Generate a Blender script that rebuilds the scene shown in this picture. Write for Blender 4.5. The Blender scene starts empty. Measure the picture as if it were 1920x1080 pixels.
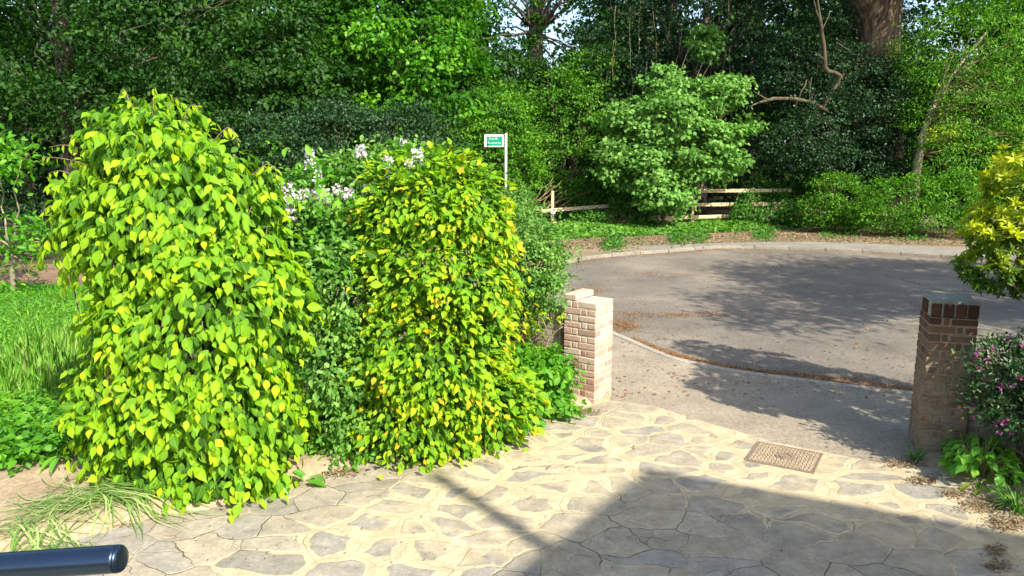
import bpy, bmesh, math, random
import numpy as np
from mathutils import Vector, Matrix

S = bpy.context.scene
COL = S.collection
random.seed(7)

# ------------------------------------------------------------------ camera, sky, sun, exposure
F, PITCH, CAM_H = 1450.0, math.radians(10.3), 2.75
cam_d = bpy.data.cameras.new("camera"); cam = bpy.data.objects.new("camera", cam_d); COL.objects.link(cam)
cam.location = (0, 0, CAM_H); cam.rotation_euler = (math.pi/2 - PITCH, 0, 0)
cam_d.sensor_width = 36; cam_d.lens = 36*F/1920; cam_d.clip_end = 500; cam_d.clip_start = 0.05
S.camera = cam

SUN_EL = math.radians(40); SUN_AZ = math.atan2(0.59, -0.81)          # clockwise from +Y
SUN = Vector((math.sin(SUN_AZ)*math.cos(SUN_EL), math.cos(SUN_AZ)*math.cos(SUN_EL), math.sin(SUN_EL)))
w = bpy.data.worlds.new("World"); S.world = w; w.use_nodes = True
nt = w.node_tree; bg = nt.nodes["Background"]
sky = nt.nodes.new("ShaderNodeTexSky"); sky.sky_type = 'NISHITA'; sky.sun_disc = False
sky.sun_elevation = SUN_EL; sky.sun_rotation = SUN_AZ; sky.air_density = 0.9; sky.dust_density = 2.0
nt.links.new(sky.outputs[0], bg.inputs[0]); bg.inputs[1].default_value = 0.15
sl = bpy.data.lights.new("sun", 'SUN'); sl.energy = 4.4; sl.angle = math.radians(0.6); sl.color = (1.0, 0.93, 0.80)
sun = bpy.data.objects.new("sun", sl); COL.objects.link(sun); sun.location = SUN*60
sun.rotation_euler = SUN.to_track_quat('Z', 'Y').to_euler()
S.view_settings.view_transform = 'Standard'; S.view_settings.look = 'None'
S.view_settings.exposure = 1.2; S.view_settings.gamma = 1.0
S.cycles.max_bounces = 6; S.cycles.diffuse_bounces = 3; S.cycles.glossy_bounces = 2; S.cycles.transmission_bounces = 4

# ------------------------------------------------------------------ helpers
def at(px, py, Y):
    """the point at world depth Y on the line of sight through photo pixel (px, py)"""
    u = (px-960)/F; v = (540-py)/F
    d = (u, math.cos(PITCH)+v*math.sin(PITCH), -math.sin(PITCH)+v*math.cos(PITCH))
    t = Y/d[1]
    return Vector((d[0]*t, Y, CAM_H+d[2]*t))
def gr(px, py, z=0.0):
    u = (px-960)/F; v = (540-py)/F
    d = (u, math.cos(PITCH)+v*math.sin(PITCH), -math.sin(PITCH)+v*math.cos(PITCH))
    t = (z-CAM_H)/d[2]
    return (d[0]*t, d[1]*t)
def tag(o, label=None, cat=None, group=None, kind=None):
    if label: o["label"] = label
    if cat: o["category"] = cat
    if group: o["group"] = group
    if kind: o["kind"] = kind
    return o
def empty(name, loc, label, cat, group=None, rz=0):
    o = bpy.data.objects.new(name, None); COL.objects.link(o); o.location = loc; o.rotation_euler = (0, 0, rz)
    o.empty_display_size = 0.2
    return tag(o, label, cat, group)
def link(name, me, mat=None, parent=None):
    o = bpy.data.objects.new(name, me); COL.objects.link(o)
    if mat: me.materials.append(mat)
    if parent is not None:
        o.parent = parent
        if parent.type == 'EMPTY':                          # children are modelled in world space
            o.matrix_parent_inverse = (Matrix.Translation(parent.location) @ parent.rotation_euler.to_matrix().to_4x4()).inverted()
    return o
def mesh_np(name, co, faces_idx, sizes, tint=None, uv=None):
    me = bpy.data.meshes.new(name)
    me.vertices.add(len(co)); me.vertices.foreach_set("co", np.ascontiguousarray(co, np.float32).ravel())
    me.loops.add(len(faces_idx)); me.loops.foreach_set("vertex_index", np.ascontiguousarray(faces_idx, np.int32))
    st = np.concatenate([[0], np.cumsum(sizes)[:-1]]).astype(np.int32)
    me.polygons.add(len(sizes)); me.polygons.foreach_set("loop_start", st)
    me.update(calc_edges=True)
    if tint is not None:
        a = me.attributes.new("tint", 'FLOAT', 'POINT'); a.data.foreach_set("value", np.ascontiguousarray(tint, np.float32))
    if uv is not None:
        l = me.uv_layers.new(name="UVMap"); l.data.foreach_set("uv", np.ascontiguousarray(uv, np.float32).ravel())
    return me
def bm_mesh(name, bm, smooth=False):
    me = bpy.data.meshes.new(name); bm.to_mesh(me); bm.free()
    if smooth:
        for p in me.polygons: p.use_smooth = True
    return me
def nrm(a): return a/np.maximum(np.linalg.norm(a, axis=-1, keepdims=True), 1e-9)

# ---- node materials
def mat_new(name):
    m = bpy.data.materials.new(name); m.use_nodes = True
    n = m.node_tree; b = n.nodes["Principled BSDF"]
    return m, n, b
def N(n, t, **kw):
    x = n.nodes.new(t)
    for k, v in kw.items(): setattr(x, k, v)
    return x
def ramp(n, stops, interp='LINEAR'):
    r = N(n, "ShaderNodeValToRGB"); r.color_ramp.interpolation = interp
    e = r.color_ramp.elements
    while len(e) < len(stops): e.new(0.5)
    for q, (p, c) in zip(e, stops):
        q.position = p; q.color = (*c, 1) if len(c) == 3 else c
    return r
def noise(n, scale, detail=4, rough=.55, vec=None, dim='3D'):
    x = N(n, "ShaderNodeTexNoise"); x.inputs["Scale"].default_value = scale
    x.inputs["Detail"].default_value = detail; x.inputs["Roughness"].default_value = rough
    if vec is not None: n.links.new(vec, x.inputs["Vector"])
    return x
def mixc(n, fac, a, b, mode='MIX'):
    x = N(n, "ShaderNodeMix"); x.data_type = 'RGBA'; x.blend_type = mode
    for i, v in ((0, fac), (6, a), (7, b)):
        if isinstance(v, (int, float)): x.inputs[i].default_value = v
        elif isinstance(v, tuple): x.inputs[i].default_value = (*v, 1)
        else: n.links.new(v, x.inputs[i])
    return x.outputs[2]
def mathn(n, op, a, b=0.5, c=None, clamp=False):
    x = N(n, "ShaderNodeMath"); x.operation = op; x.use_clamp = clamp
    for i, v in enumerate((a, b, c)):
        if v is None: continue
        if isinstance(v, (int, float)): x.inputs[i].default_value = v
        else: n.links.new(v, x.inputs[i])
    return x.outputs[0]
def mapr(n, v, a, b, c=0.0, d=1.0):
    x = N(n, "ShaderNodeMapRange"); n.links.new(v, x.inputs[0])
    for i, q in enumerate((a, b, c, d)): x.inputs[i+1].default_value = q
    return x.outputs[0]
def bump(n, b, h, strength=.4, dist=.01):
    x = N(n, "ShaderNodeBump"); x.inputs["Strength"].default_value = strength; x.inputs["Distance"].default_value = dist
    n.links.new(h, x.inputs["Height"]); n.links.new(x.outputs[0], b.inputs["Normal"])
def objco(n): return N(n, "ShaderNodeTexCoord").outputs["Object"]

def leaf_mat(name, stops, trans=.35, rough=.45, spec=.35, veins=False):
    m, n, b = mat_new(name)
    a = N(n, "ShaderNodeAttribute"); a.attribute_name = "tint"
    r = ramp(n, stops); n.links.new(a.outputs["Fac"], r.inputs[0])
    c = r.outputs[0]
    if veins:
        uv = N(n, "ShaderNodeUVMap"); sp = N(n, "ShaderNodeSeparateXYZ"); n.links.new(uv.outputs[0], sp.inputs[0])
        u = mathn(n, 'ABSOLUTE', mathn(n, 'SUBTRACT', sp.outputs[0], .5))
        ph = mathn(n, 'MULTIPLY', mathn(n, 'SUBTRACT', sp.outputs[1], mathn(n, 'MULTIPLY', u, .55)), 56.0)
        s = mathn(n, 'SINE', ph)
        v1 = mapr(n, s, .55, 1.0); v2 = mapr(n, u, .05, .0)
        v = mathn(n, 'MAXIMUM', mathn(n, 'MULTIPLY', v1, .55), v2)
        c = mixc(n, v, c, mixc(n, .45, c, (.42, .48, .12)))
        bump(n, b, s, .35, .004)
    n.links.new(c, b.inputs["Base Color"]); b.inputs["Roughness"].default_value = rough
    b.inputs["Specular IOR Level"].default_value = spec
    t = N(n, "ShaderNodeBsdfTranslucent"); hs = N(n, "ShaderNodeHueSaturation")
    hs.inputs["Hue"].default_value = .497; hs.inputs["Saturation"].default_value = 1.1; hs.inputs["Value"].default_value = 1.5
    n.links.new(c, hs.inputs["Color"]); n.links.new(hs.outputs[0], t.inputs[0])
    mx = N(n, "ShaderNodeMixShader"); mx.inputs[0].default_value = trans
    n.links.new(b.outputs[0], mx.inputs[1]); n.links.new(t.outputs[0], mx.inputs[2])
    n.links.new(mx.outputs[0], n.nodes["Material Output"].inputs[0])
    return m
def simple_mat(name, stops, scale=8, rough=.8, bumpd=.004, stretch=None, metal=0, detail=5, spec=.3):
    m, n, b = mat_new(name)
    v = objco(n)
    if stretch:
        mp = N(n, "ShaderNodeMapping"); mp.inputs["Scale"].default_value = stretch; n.links.new(v, mp.inputs[0]); v = mp.outputs[0]
    x = noise(n, scale, detail, .6, v); r = ramp(n, stops); n.links.new(x.outputs[0], r.inputs[0])
    n.links.new(r.outputs[0], b.inputs["Base Color"]); b.inputs["Roughness"].default_value = rough
    b.inputs["Metallic"].default_value = metal; b.inputs["Specular IOR Level"].default_value = spec
    if bumpd: bump(n, b, x.outputs[0], .7, bumpd)
    return m

# ---- leaves
T4 = (np.array([(0, 0, 0), (.5, .45, .0), (0, 1, -.08), (-.5, .45, .0)]), [(0, 1, 2), (0, 2, 3)])
T4 = (np.array([(0, 0, -.06), (.5, .42, .06), (0, 1, -.12), (-.5, .42, .06)]), [(0, 1, 2), (0, 2, 3)])
def _big():
    v = [(0, 0, 0)]; st = [(.10, .20), (.27, .42), (.48, .5), (.69, .38), (.87, .16)]
    for t, wd in st:
        z = -.22*t*t
        v += [(-wd, t, z+.10*wd/.5), (0, t, z-.02), (wd, t, z+.10*wd/.5)]
    v.append((0, 1.03, -.27))
    f = [(0, 2, 1), (0, 3, 2)]
    for i in range(4):
        a = 1+3*i
        f += [(a, a+1, a+4, a+3), (a+1, a+2, a+5, a+4)]
    a = 13; f += [(a, a+1, 16), (a+1, a+2, 16)]
    return np.array(v, float), f
TB = _big()
def _mid():
    v = [(0, 0, 0), (-.42, .28, .07), (0, .3, -.02), (.42, .28, .07), (-.40, .62, .0), (0, .64, -.09), (.40, .62, .0), (0, 1, -.22)]
    return np.array(v, float), [(0, 2, 1), (0, 3, 2), (1, 2, 5, 4), (2, 3, 6, 5), (4, 5, 7), (5, 6, 7)]
TM = _mid()
def _lobed():                                              # five-lobed leaf
    v = [(0, .35, -.03), (0, 0, 0)]
    out = [(.35, .1), (.55, .42), (.3, .5), (.28, .8), (0, 1.0), (-.28, .8), (-.3, .5), (-.55, .42), (-.35, .1)]
    v += [(x, y, -.12*abs(x)-.1*y*y) for x, y in out]
    k = len(out); f = [(0, 1, 2)]+[(0, 2+i, 3+i) for i in range(k-1)]+[(0, 1+k, 1)]
    return np.array(v, float), f
TL = _lobed()
def leaf_mesh(name, tpl, p, tip, nm, L, W, tint, uv=False):
    v, f = tpl; n = len(p)
    ty = nrm(tip); nz = nm-(nm*ty).sum(1, keepdims=True)*ty; nz = nrm(nz); tx = np.cross(ty, nz)
    L = np.broadcast_to(L, (n,)); W = np.broadcast_to(W, (n,))
    co = (p[:, None, :] + tx[:, None, :]*(v[None, :, 0:1]*W[:, None, None]) + ty[:, None, :]*(v[None, :, 1:2]*L[:, None, None])
          + nz[:, None, :]*(v[None, :, 2:3]*L[:, None, None]))
    flat = np.concatenate([np.array(q) for q in f]); sz = np.array([len(q) for q in f])
    idx = (flat[None, :]+np.arange(n)[:, None]*len(v)).ravel()
    uvs = None
    if uv:
        uvs = np.tile(np.stack([v[flat, 0]+.5, v[flat, 1]], 1), (n, 1))
    return mesh_np(name, co.reshape(-1, 3), idx, np.tile(sz, n), np.repeat(tint, len(v)), uvs)
def lumps(v, k, s):
    return (np.sin(v[:, 0]*k+s)*np.sin(v[:, 1]*k*1.3+s*2.1)+np.sin(v[:, 2]*k*1.1+s*.7+v[:, 0]*k*.6))*.5
def blob(px, py, rx, ry, Y, rd=None, k=1.0):
    c = at(px, py, Y); s = Y/F
    return (np.array(c), np.array((rx*s, (rd if rd else min(rx, ry)*s*.9), ry*s)))
def scatter(blobs, n, rng, thick=.3, bmp=.14, freq=3.2, zmin=.03, cull=.72):
    c = np.array([b[0] for b in blobs]); r = np.array([b[1] for b in blobs])
    ar = r[:, 0]*r[:, 1]+r[:, 1]*r[:, 2]+r[:, 0]*r[:, 2]; pr = ar/ar.sum()
    P, O = [], []; got = 0
    for _ in range(12):
        m = int(n*1.6)+16
        i = rng.choice(len(blobs), m, p=pr); v = nrm(rng.normal(size=(m, 3)))
        rr = (1-thick*rng.random(m)**1.6)*(1+bmp*lumps(v, freq, i*1.7))
        p = c[i]+r[i]*v*rr[:, None]; o = nrm(v/r[i])
        d = np.sqrt((((p[:, None, :]-c[None])/r[None])**2).sum(2)); d[np.arange(m), i] = 9
        ok = (d.min(1) > cull) & (p[:, 2] > zmin)
        P.append(p[ok]); O.append(o[ok]); got += ok.sum()
        if got >= n: break
    return np.concatenate(P)[:n], np.concatenate(O)[:n]
def sprays(blobs, nc, per, rad, rng, thick=.45, flat=.55, zmin=.05, bmp=.2, cull=.6):
    """leaf clumps over blobs: returns leaf points and outward directions, and the clump centres"""
    pc, oc = scatter(blobs, nc, rng, thick, bmp, 2.6, zmin, cull)
    k = len(pc); rs = rad*rng.uniform(.55, 1.5, k)
    i = np.repeat(np.arange(k), per)
    q = rng.normal(size=(len(i), 3))*np.array((1, 1, flat))*.6
    q += oc[i]*(rng.random((len(i), 1))-.5)*.5
    p = pc[i]+q*rs[i][:, None]
    o = nrm(oc[i]*.8+q*.45+np.array((0, 0, .35)))
    ok = p[:, 2] > zmin
    return p[ok], o[ok], pc, rng.random(k)[i][ok]
def orient(o, rng, droop=.7, outw=.6, jit=.5, up=.6):
    n = len(o); tip = o*outw+np.array((0, 0, -droop))+rng.normal(size=(n, 3))*jit
    nm = o*.9+np.array((0, 0, up))+rng.normal(size=(n, 3))*jit
    return tip, nm
# ---- tubes
def tubes(name, paths, sides=7, smooth=True, tint=None):
    """paths: lists of (point, radius)"""
    V, Fi, sz = [], [], []; base = 0
    for path in paths:
        P = [Vector(p) for p, r in path]; R = [r for p, r in path]; k = len(P); ref = None
        for i in range(k):
            t = (P[min(i+1, k-1)]-P[max(i-1, 0)]).normalized()
            if ref is None: ref = t.orthogonal().normalized()
            ref = (ref-t*ref.dot(t)).normalized(); b = t.cross(ref)
            for j in range(sides):
                a = 2*math.pi*j/sides
                V.append(P[i]+(ref*math.cos(a)+b*math.sin(a))*R[i])
        for i in range(k-1):
            for j in range(sides):
                a = base+i*sides+j; b2 = base+i*sides+(j+1) % sides
                Fi += [a, b2, b2+sides, a+sides]; sz.append(4)
        Fi += list(range(base+sides-1, base-1, -1)); sz.append(sides)
        Fi += list(range(base+(k-1)*sides, base+k*sides)); sz.append(sides)
        base += k*sides
    me = mesh_np(name, np.array([tuple(v) for v in V]), np.array(Fi), np.array(sz))
    if smooth: me.polygons.foreach_set("use_smooth", [True]*len(me.polygons))
    return me
def wob(a, b, r0, r1, n=6, amp=.06, sag=0):
    a = Vector(a); b = Vector(b); L = (b-a).length; out = []
    for i in range(n+1):
        t = i/n; q = a.lerp(b, t)
        if 0 < i < n: q += Vector((random.uniform(-1, 1), random.uniform(-1, 1), random.uniform(-1, 1)))*amp*L*.5
        q.z += sag*math.sin(math.pi*t)*L
        out.append((q, r0+(r1-r0)*t))
    return out
def box_bm(bm, c, s, rz=0, bev=0, M=None):
    r = bmesh.ops.create_cube(bm, size=1); vs = r["verts"]
    mt = (M if M else Matrix.Translation(c) @ Matrix.Rotation(rz, 4, 'Z')) @ Matrix.Diagonal((*s, 1))
    bmesh.ops.transform(bm, matrix=mt, verts=vs)
    if bev:
        es = list({e for v in vs for e in v.link_edges})
        bmesh.ops.bevel(bm, geom=es, offset=bev, segments=1, affect='EDGES')
def bar_bm(bm, a, b, wd, ht, bev=.004):
    a = Vector(a); b = Vector(b); d = b-a; L = d.length
    q = d.to_track_quat('X', 'Z').to_matrix().to_4x4()
    box_bm(bm, None, (L, wd, ht), bev=bev, M=Matrix.Translation((a+b)/2) @ q)
def poly(name, pts, z, mat, sub=None):
    bm = bmesh.new(); vs = [bm.verts.new((p[0], p[1], z)) for p in pts]; f = bm.faces.new(vs)
    if f.normal.z < 0: f.normal_flip()
    bm.normal_update()
    if bm.faces[:][0].normal.z < 0: bmesh.ops.reverse_faces(bm, faces=bm.faces[:])
    bmesh.ops.triangulate(bm, faces=bm.faces[:])
    return tag(link(name, bm_mesh(name, bm), mat), kind="structure")
def smooth_pts(pts, k=6, closed=False):
    P = [Vector((p[0], p[1], 0)) for p in pts]; n = len(P); out = []
    for i in range(n if closed else n-1):
        g = lambda j: P[j % n] if closed else P[max(0, min(n-1, j))]
        p0, p1, p2, p3 = g(i-1), g(i), g(i+1), g(i+2)
        for q in range(k):
            t = q/k
            out.append(.5*((2*p1)+(p2-p0)*t+(2*p0-5*p1+4*p2-p3)*t*t+(3*p1-p0-3*p2+p3)*t**3))
    if not closed: out.append(P[-1])
    return [(v.x, v.y) for v in out]
def in_poly(p, pts):
    x, y = p[:, 0], p[:, 1]; ins = np.zeros(len(p), bool); k = len(pts)
    for i in range(k):
        x1, y1 = pts[i]; x2, y2 = pts[i-1]
        c = ((y1 > y) != (y2 > y)) & (x < (x2-x1)*(y-y1)/(y2-y1+1e-12)+x1)
        ins ^= c
    return ins

# ------------------------------------------------------------------ materials
M = {}
M["hornbeam"] = leaf_mat("hornbeam_leaf", [(0, (.010, .065, .003)), (.3, (.050, .19, .004)), (.55, (.16, .37, .006)), (.8, (.29, .48, .004)), (1, (.39, .54, .004))], .40, .5, .22, True)
M["hornbeam2"] = leaf_mat("copper_tipped_leaf", [(0, (.010, .065, .003)), (.3, (.050, .19, .004)), (.55, (.165, .37, .005)), (.8, (.31, .48, .004)), (.95, (.43, .52, .005)), (1, (.48, .36, .008))], .40, .5, .22, True)
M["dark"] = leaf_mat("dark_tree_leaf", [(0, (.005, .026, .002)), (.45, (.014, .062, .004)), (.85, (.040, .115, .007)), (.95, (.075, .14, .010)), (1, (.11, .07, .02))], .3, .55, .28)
M["oak"] = leaf_mat("mid_green_leaf", [(0, (.008, .050, .002)), (.5, (.032, .135, .004)), (.85, (.085, .25, .006)), (1, (.18, .37, .010))], .4, .6, .2)
M["bright"] = leaf_mat("bright_green_leaf", [(0, (.025, .10, .006)), (.5, (.080, .23, .013)), (1, (.20, .41, .028))], .4, .55, .25)
M["pale"] = leaf_mat("pale_bush_leaf", [(0, (.06, .17, .025)), (.5, (.13, .29, .05)), (1, (.25, .43, .10))], .35, .55, .25)
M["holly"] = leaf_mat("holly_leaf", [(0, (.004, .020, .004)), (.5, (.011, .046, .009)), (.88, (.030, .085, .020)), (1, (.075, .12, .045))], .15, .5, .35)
M["greygreen"] = leaf_mat("grey_green_leaf", [(0, (.03, .11, .012)), (.5, (.105, .25, .036)), (1, (.27, .45, .10))], .35, .55, .25)
M["ivy"] = leaf_mat("ivy_leaf", [(0, (.015, .07, .008)), (.5, (.05, .17, .015)), (1, (.14, .30, .03))], .3, .5, .3)
M["herb"] = leaf_mat("herb_leaf", [(0, (.03, .15, .008)), (.5, (.09, .28, .014)), (1, (.22, .43, .03))], .4, .5, .3)
M["grass"] = leaf_mat("grass_blade", [(0, (.04, .16, .010)), (.5, (.11, .30, .02)), (.9, (.22, .42, .05)), (1, (.33, .41, .12))], .35, .5, .3)
M["strap"] = leaf_mat("strap_leaf", [(0, (.09, .19, .04)), (.6, (.20, .33, .08)), (1, (.42, .47, .20))], .3, .5, .3)
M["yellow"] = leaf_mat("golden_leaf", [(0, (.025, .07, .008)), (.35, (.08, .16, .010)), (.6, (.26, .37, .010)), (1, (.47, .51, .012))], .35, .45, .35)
M["rhodo"] = leaf_mat("rhododendron_leaf", [(0, (.015, .055, .012)), (.55, (.045, .11, .028)), (.85, (.14, .22, .08)), (1, (.40, .42, .24))], .25, .42, .4)
M["weed"] = leaf_mat("broad_weed_leaf", [(0, (.05, .22, .012)), (.6, (.10, .34, .02)), (1, (.22, .47, .03))], .4, .35, .4, True)
M["lilac"] = leaf_mat("lilac_petal", [(0, (.66, .55, .62)), (1, (.86, .80, .82))], .35, .6, .2)
M["pink"] = leaf_mat("pink_petal", [(0, (.34, .07, .22)), (1, (.66, .25, .48))], .3, .6, .2)
M["litter"] = leaf_mat("dead_leaf", [(0, (.10, .065, .033)), (.5, (.22, .155, .085)), (1, (.40, .32, .19))], .1, .8, .2)
M["catkin"] = leaf_mat("catkin_flake", [(0, (.14, .07, .03)), (.6, (.24, .13, .055)), (1, (.36, .22, .10))], .1, .8, .2)
M["bark"] = simple_mat("bark", [(.3, (.035, .028, .02)), (.55, (.10, .08, .055)), (.75, (.20, .165, .12))], 14, .9, .03, (1, 1, .14))
M["oakbark"] = simple_mat("furrowed_oak_bark", [(.34, (.025, .016, .010)), (.52, (.11, .072, .045)), (.7, (.23, .16, .10))], 9, .9, .09, (1, 1, .10))
M["palebark"] = simple_mat("pale_bark", [(.3, (.13, .10, .065)), (.6, (.32, .26, .18)), (.8, (.46, .40, .29))], 6, .85, .012, (1, 1, .4))
M["limb"] = simple_mat("shaded_limb_bark", [(.3, (.03, .026, .014)), (.55, (.085, .07, .038)), (.75, (.17, .145, .09))], 9, .85, .012, (1, 1, .4))  # bark darkened to stand for the shade around the bare limbs
M["twig"] = simple_mat("twig_bark", [(.3, (.12, .075, .04)), (.7, (.30, .21, .13))], 18, .85, .002)
M["stem"] = simple_mat("green_stem", [(.3, (.22, .26, .06)), (.7, (.38, .36, .14))], 18, .7, 0)

# crazy paving
def paving_mat():
    m, n, b = mat_new("crazy_paving")
    v = objco(n)
    w1 = noise(n, 1.7, 3, .5, v); w2 = noise(n, 9, 3, .6, v)
    off = N(n, "ShaderNodeVectorMath"); off.operation = 'SCALE'; off.inputs[3].default_value = .36
    s1 = N(n, "ShaderNodeVectorMath"); s1.operation = 'SUBTRACT'; n.links.new(w1.outputs["Color"], s1.inputs[0]); s1.inputs[1].default_value = (.5, .5, .5)
    n.links.new(s1.outputs[0], off.inputs[0])
    off2 = N(n, "ShaderNodeVectorMath"); off2.operation = 'SCALE'; off2.inputs[3].default_value = .05
    s2 = N(n, "ShaderNodeVectorMath"); s2.operation = 'SUBTRACT'; n.links.new(w2.outputs["Color"], s2.inputs[0]); s2.inputs[1].default_value = (.5, .5, .5)
    n.links.new(s2.outputs[0], off2.inputs[0])
    a1 = N(n, "ShaderNodeVectorMath"); n.links.new(v, a1.inputs[0]); n.links.new(off.outputs[0], a1.inputs[1])
    a2 = N(n, "ShaderNodeVectorMath"); n.links.new(a1.outputs[0], a2.inputs[0]); n.links.new(off2.outputs[0], a2.inputs[1])
    mp = N(n, "ShaderNodeMapping"); mp.inputs["Rotation"].default_value = (0, 0, .6); mp.inputs["Scale"].default_value = (1.0, 1.35, 1); n.links.new(a2.outputs[0], mp.inputs[0])
    ed = N(n, "ShaderNodeTexVoronoi"); ed.voronoi_dimensions = '2D'; ed.feature = 'DISTANCE_TO_EDGE'; ed.inputs["Scale"].default_value = 2.55
    ce = N(n, "ShaderNodeTexVoronoi"); ce.voronoi_dimensions = '2D'; ce.feature = 'F1'; ce.inputs["Scale"].default_value = 2.55
    for q in (ed, ce): n.links.new(mp.outputs[0], q.inputs["Vector"])
    # wide pale mortar on sunlit paving, tight joints inside the house's shadow: split painted in
    sp = N(n, "ShaderNodeSeparateXYZ"); n.links.new(v, sp.inputs[0])
    along = mathn(n, 'ADD', sp.outputs[1], mathn(n, 'MULTIPLY', sp.outputs[0], .50))
    lit_zone = mapr(n, along, 6.1, 6.75)
    left = mapr(n, mathn(n, 'SUBTRACT', mathn(n, 'MULTIPLY', sp.outputs[1], .8), mathn(n, 'MULTIPLY', sp.outputs[0], 1.0)), 3.75, 4.2)
    ql = mathn(n, 'SUBTRACT', mathn(n, 'MULTIPLY', sp.outputs[1], .8), sp.outputs[0])
    lit_zone = mathn(n, 'MAXIMUM', lit_zone, mathn(n, 'MULTIPLY', left, mapr(n, ql, 6.0, 5.3)))
    edgeb = mapr(n, mathn(n, 'SUBTRACT', mathn(n, 'MULTIPLY', sp.outputs[0], .74), sp.outputs[1]), -7.05, -6.5)   # near the planted edge the mortar has worn off
    lit_zone = mathn(n, 'MULTIPLY', lit_zone, mathn(n, 'ADD', mathn(n, 'MULTIPLY', edgeb, .85), .15))
    nz = noise(n, 1.1, 3, .6, v)
    wid = mathn(n, 'ADD', mathn(n, 'MULTIPLY', lit_zone, mapr(n, nz.outputs[0], .34, .60, .03, .25)), .007)
    stone = mapr(n, mathn(n, 'SUBTRACT', ed.outputs["Distance"], wid), -.010, .018)
    smear = noise(n, 5.5, 6, .7, v)
    ghost = noise(n, .95, 3, .6, v)
    film = mathn(n, 'MULTIPLY', mapr(n, mathn(n, 'ADD', smear.outputs[0], mapr(n, ghost.outputs[0], .42, .60, -.18, .18)), .42, .66), mathn(n, 'ADD', mathn(n, 'MULTIPLY', lit_zone, .70), .14))
    fine = noise(n, 38, 5, .75, v); mid = noise(n, 6, 6, .72, v)
    hs = N(n, "ShaderNodeSeparateColor"); n.links.new(ce.outputs["Color"], hs.inputs[0])
    sc = ramp(n, [(0, (.215, .20, .165)), (.35, (.30, .26, .19)), (.6, (.25, .235, .20)), (.8, (.33, .285, .205)), (1, (.27, .24, .18))]); n.links.new(hs.outputs[0], sc.inputs[0])
    scv = mixc(n, .55, sc.outputs[0], mapr(n, mid.outputs[0], .3, .7, .45, 1.5), 'MULTIPLY')
    scv = mixc(n, .35, scv, mapr(n, fine.outputs[0], .3, .7, .5, 1.5), 'MULTIPLY')
    mo = ramp(n, [(.3, (.35, .285, .175)), (.55, (.45, .375, .24)), (.75, (.54, .46, .31))]); n.links.new(mid.outputs[0], mo.inputs[0])
    mov = mixc(n, .25, mo.outputs[0], mapr(n, fine.outputs[0], .3, .7, .6, 1.4), 'MULTIPLY')
    col = mixc(n, stone, mov, mixc(n, film, scv, mov))
    # dark cracks and moss in the tight joints
    crk = noise(n, 2.3, 2, .5, v)
    crack = mathn(n, 'MULTIPLY', mapr(n, ed.outputs["Distance"], .016, .005), mapr(n, crk.outputs[0], .38, .52))
    crack = mathn(n, 'MULTIPLY', crack, mathn(n, 'SUBTRACT', 1.0, mathn(n, 'MULTIPLY', lit_zone, .75)))
    e2 = N(n, "ShaderNodeTexVoronoi"); e2.voronoi_dimensions = '2D'; e2.feature = 'DISTANCE_TO_EDGE'; e2.inputs["Scale"].default_value = 4.1; n.links.new(a2.outputs[0], e2.inputs["Vector"])
    k2 = noise(n, 1.7, 3, .6, v); c2 = mathn(n, 'MULTIPLY', mapr(n, e2.outputs["Distance"], .014, .004), mapr(n, k2.outputs[0], .52, .60))
    c2 = mathn(n, 'MULTIPLY', c2, mathn(n, 'SUBTRACT', 1.0, mathn(n, 'MULTIPLY', lit_zone, .8)))
    crack = mathn(n, 'MAXIMUM', crack, mathn(n, 'MULTIPLY', c2, .8))
    col = mixc(n, mathn(n, 'MULTIPLY', crack, .85), col, (.05, .042, .022))
    dirt = noise(n, 1.6, 5, .7, v)
    col = mixc(n, mapr(n, dirt.outputs[0], .55, .75, 0, .45), col, (.25, .19, .10))
    n.links.new(col, b.inputs["Base Color"]); b.inputs["Roughness"].default_value = .85; b.inputs["Specular IOR Level"].default_value = .25
    h = mathn(n, 'ADD', mathn(n, 'MULTIPLY', stone, .5), mathn(n, 'MULTIPLY', fine.outputs[0], .35))
    h = mathn(n, 'ADD', h, mathn(n, 'MULTIPLY', mid.outputs[0], .7)); h = mathn(n, 'SUBTRACT', h, mathn(n, 'MULTIPLY', crack, .8))
    bump(n, b, h, .6, .015)
    return m
M["paving"] = paving_mat()
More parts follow.
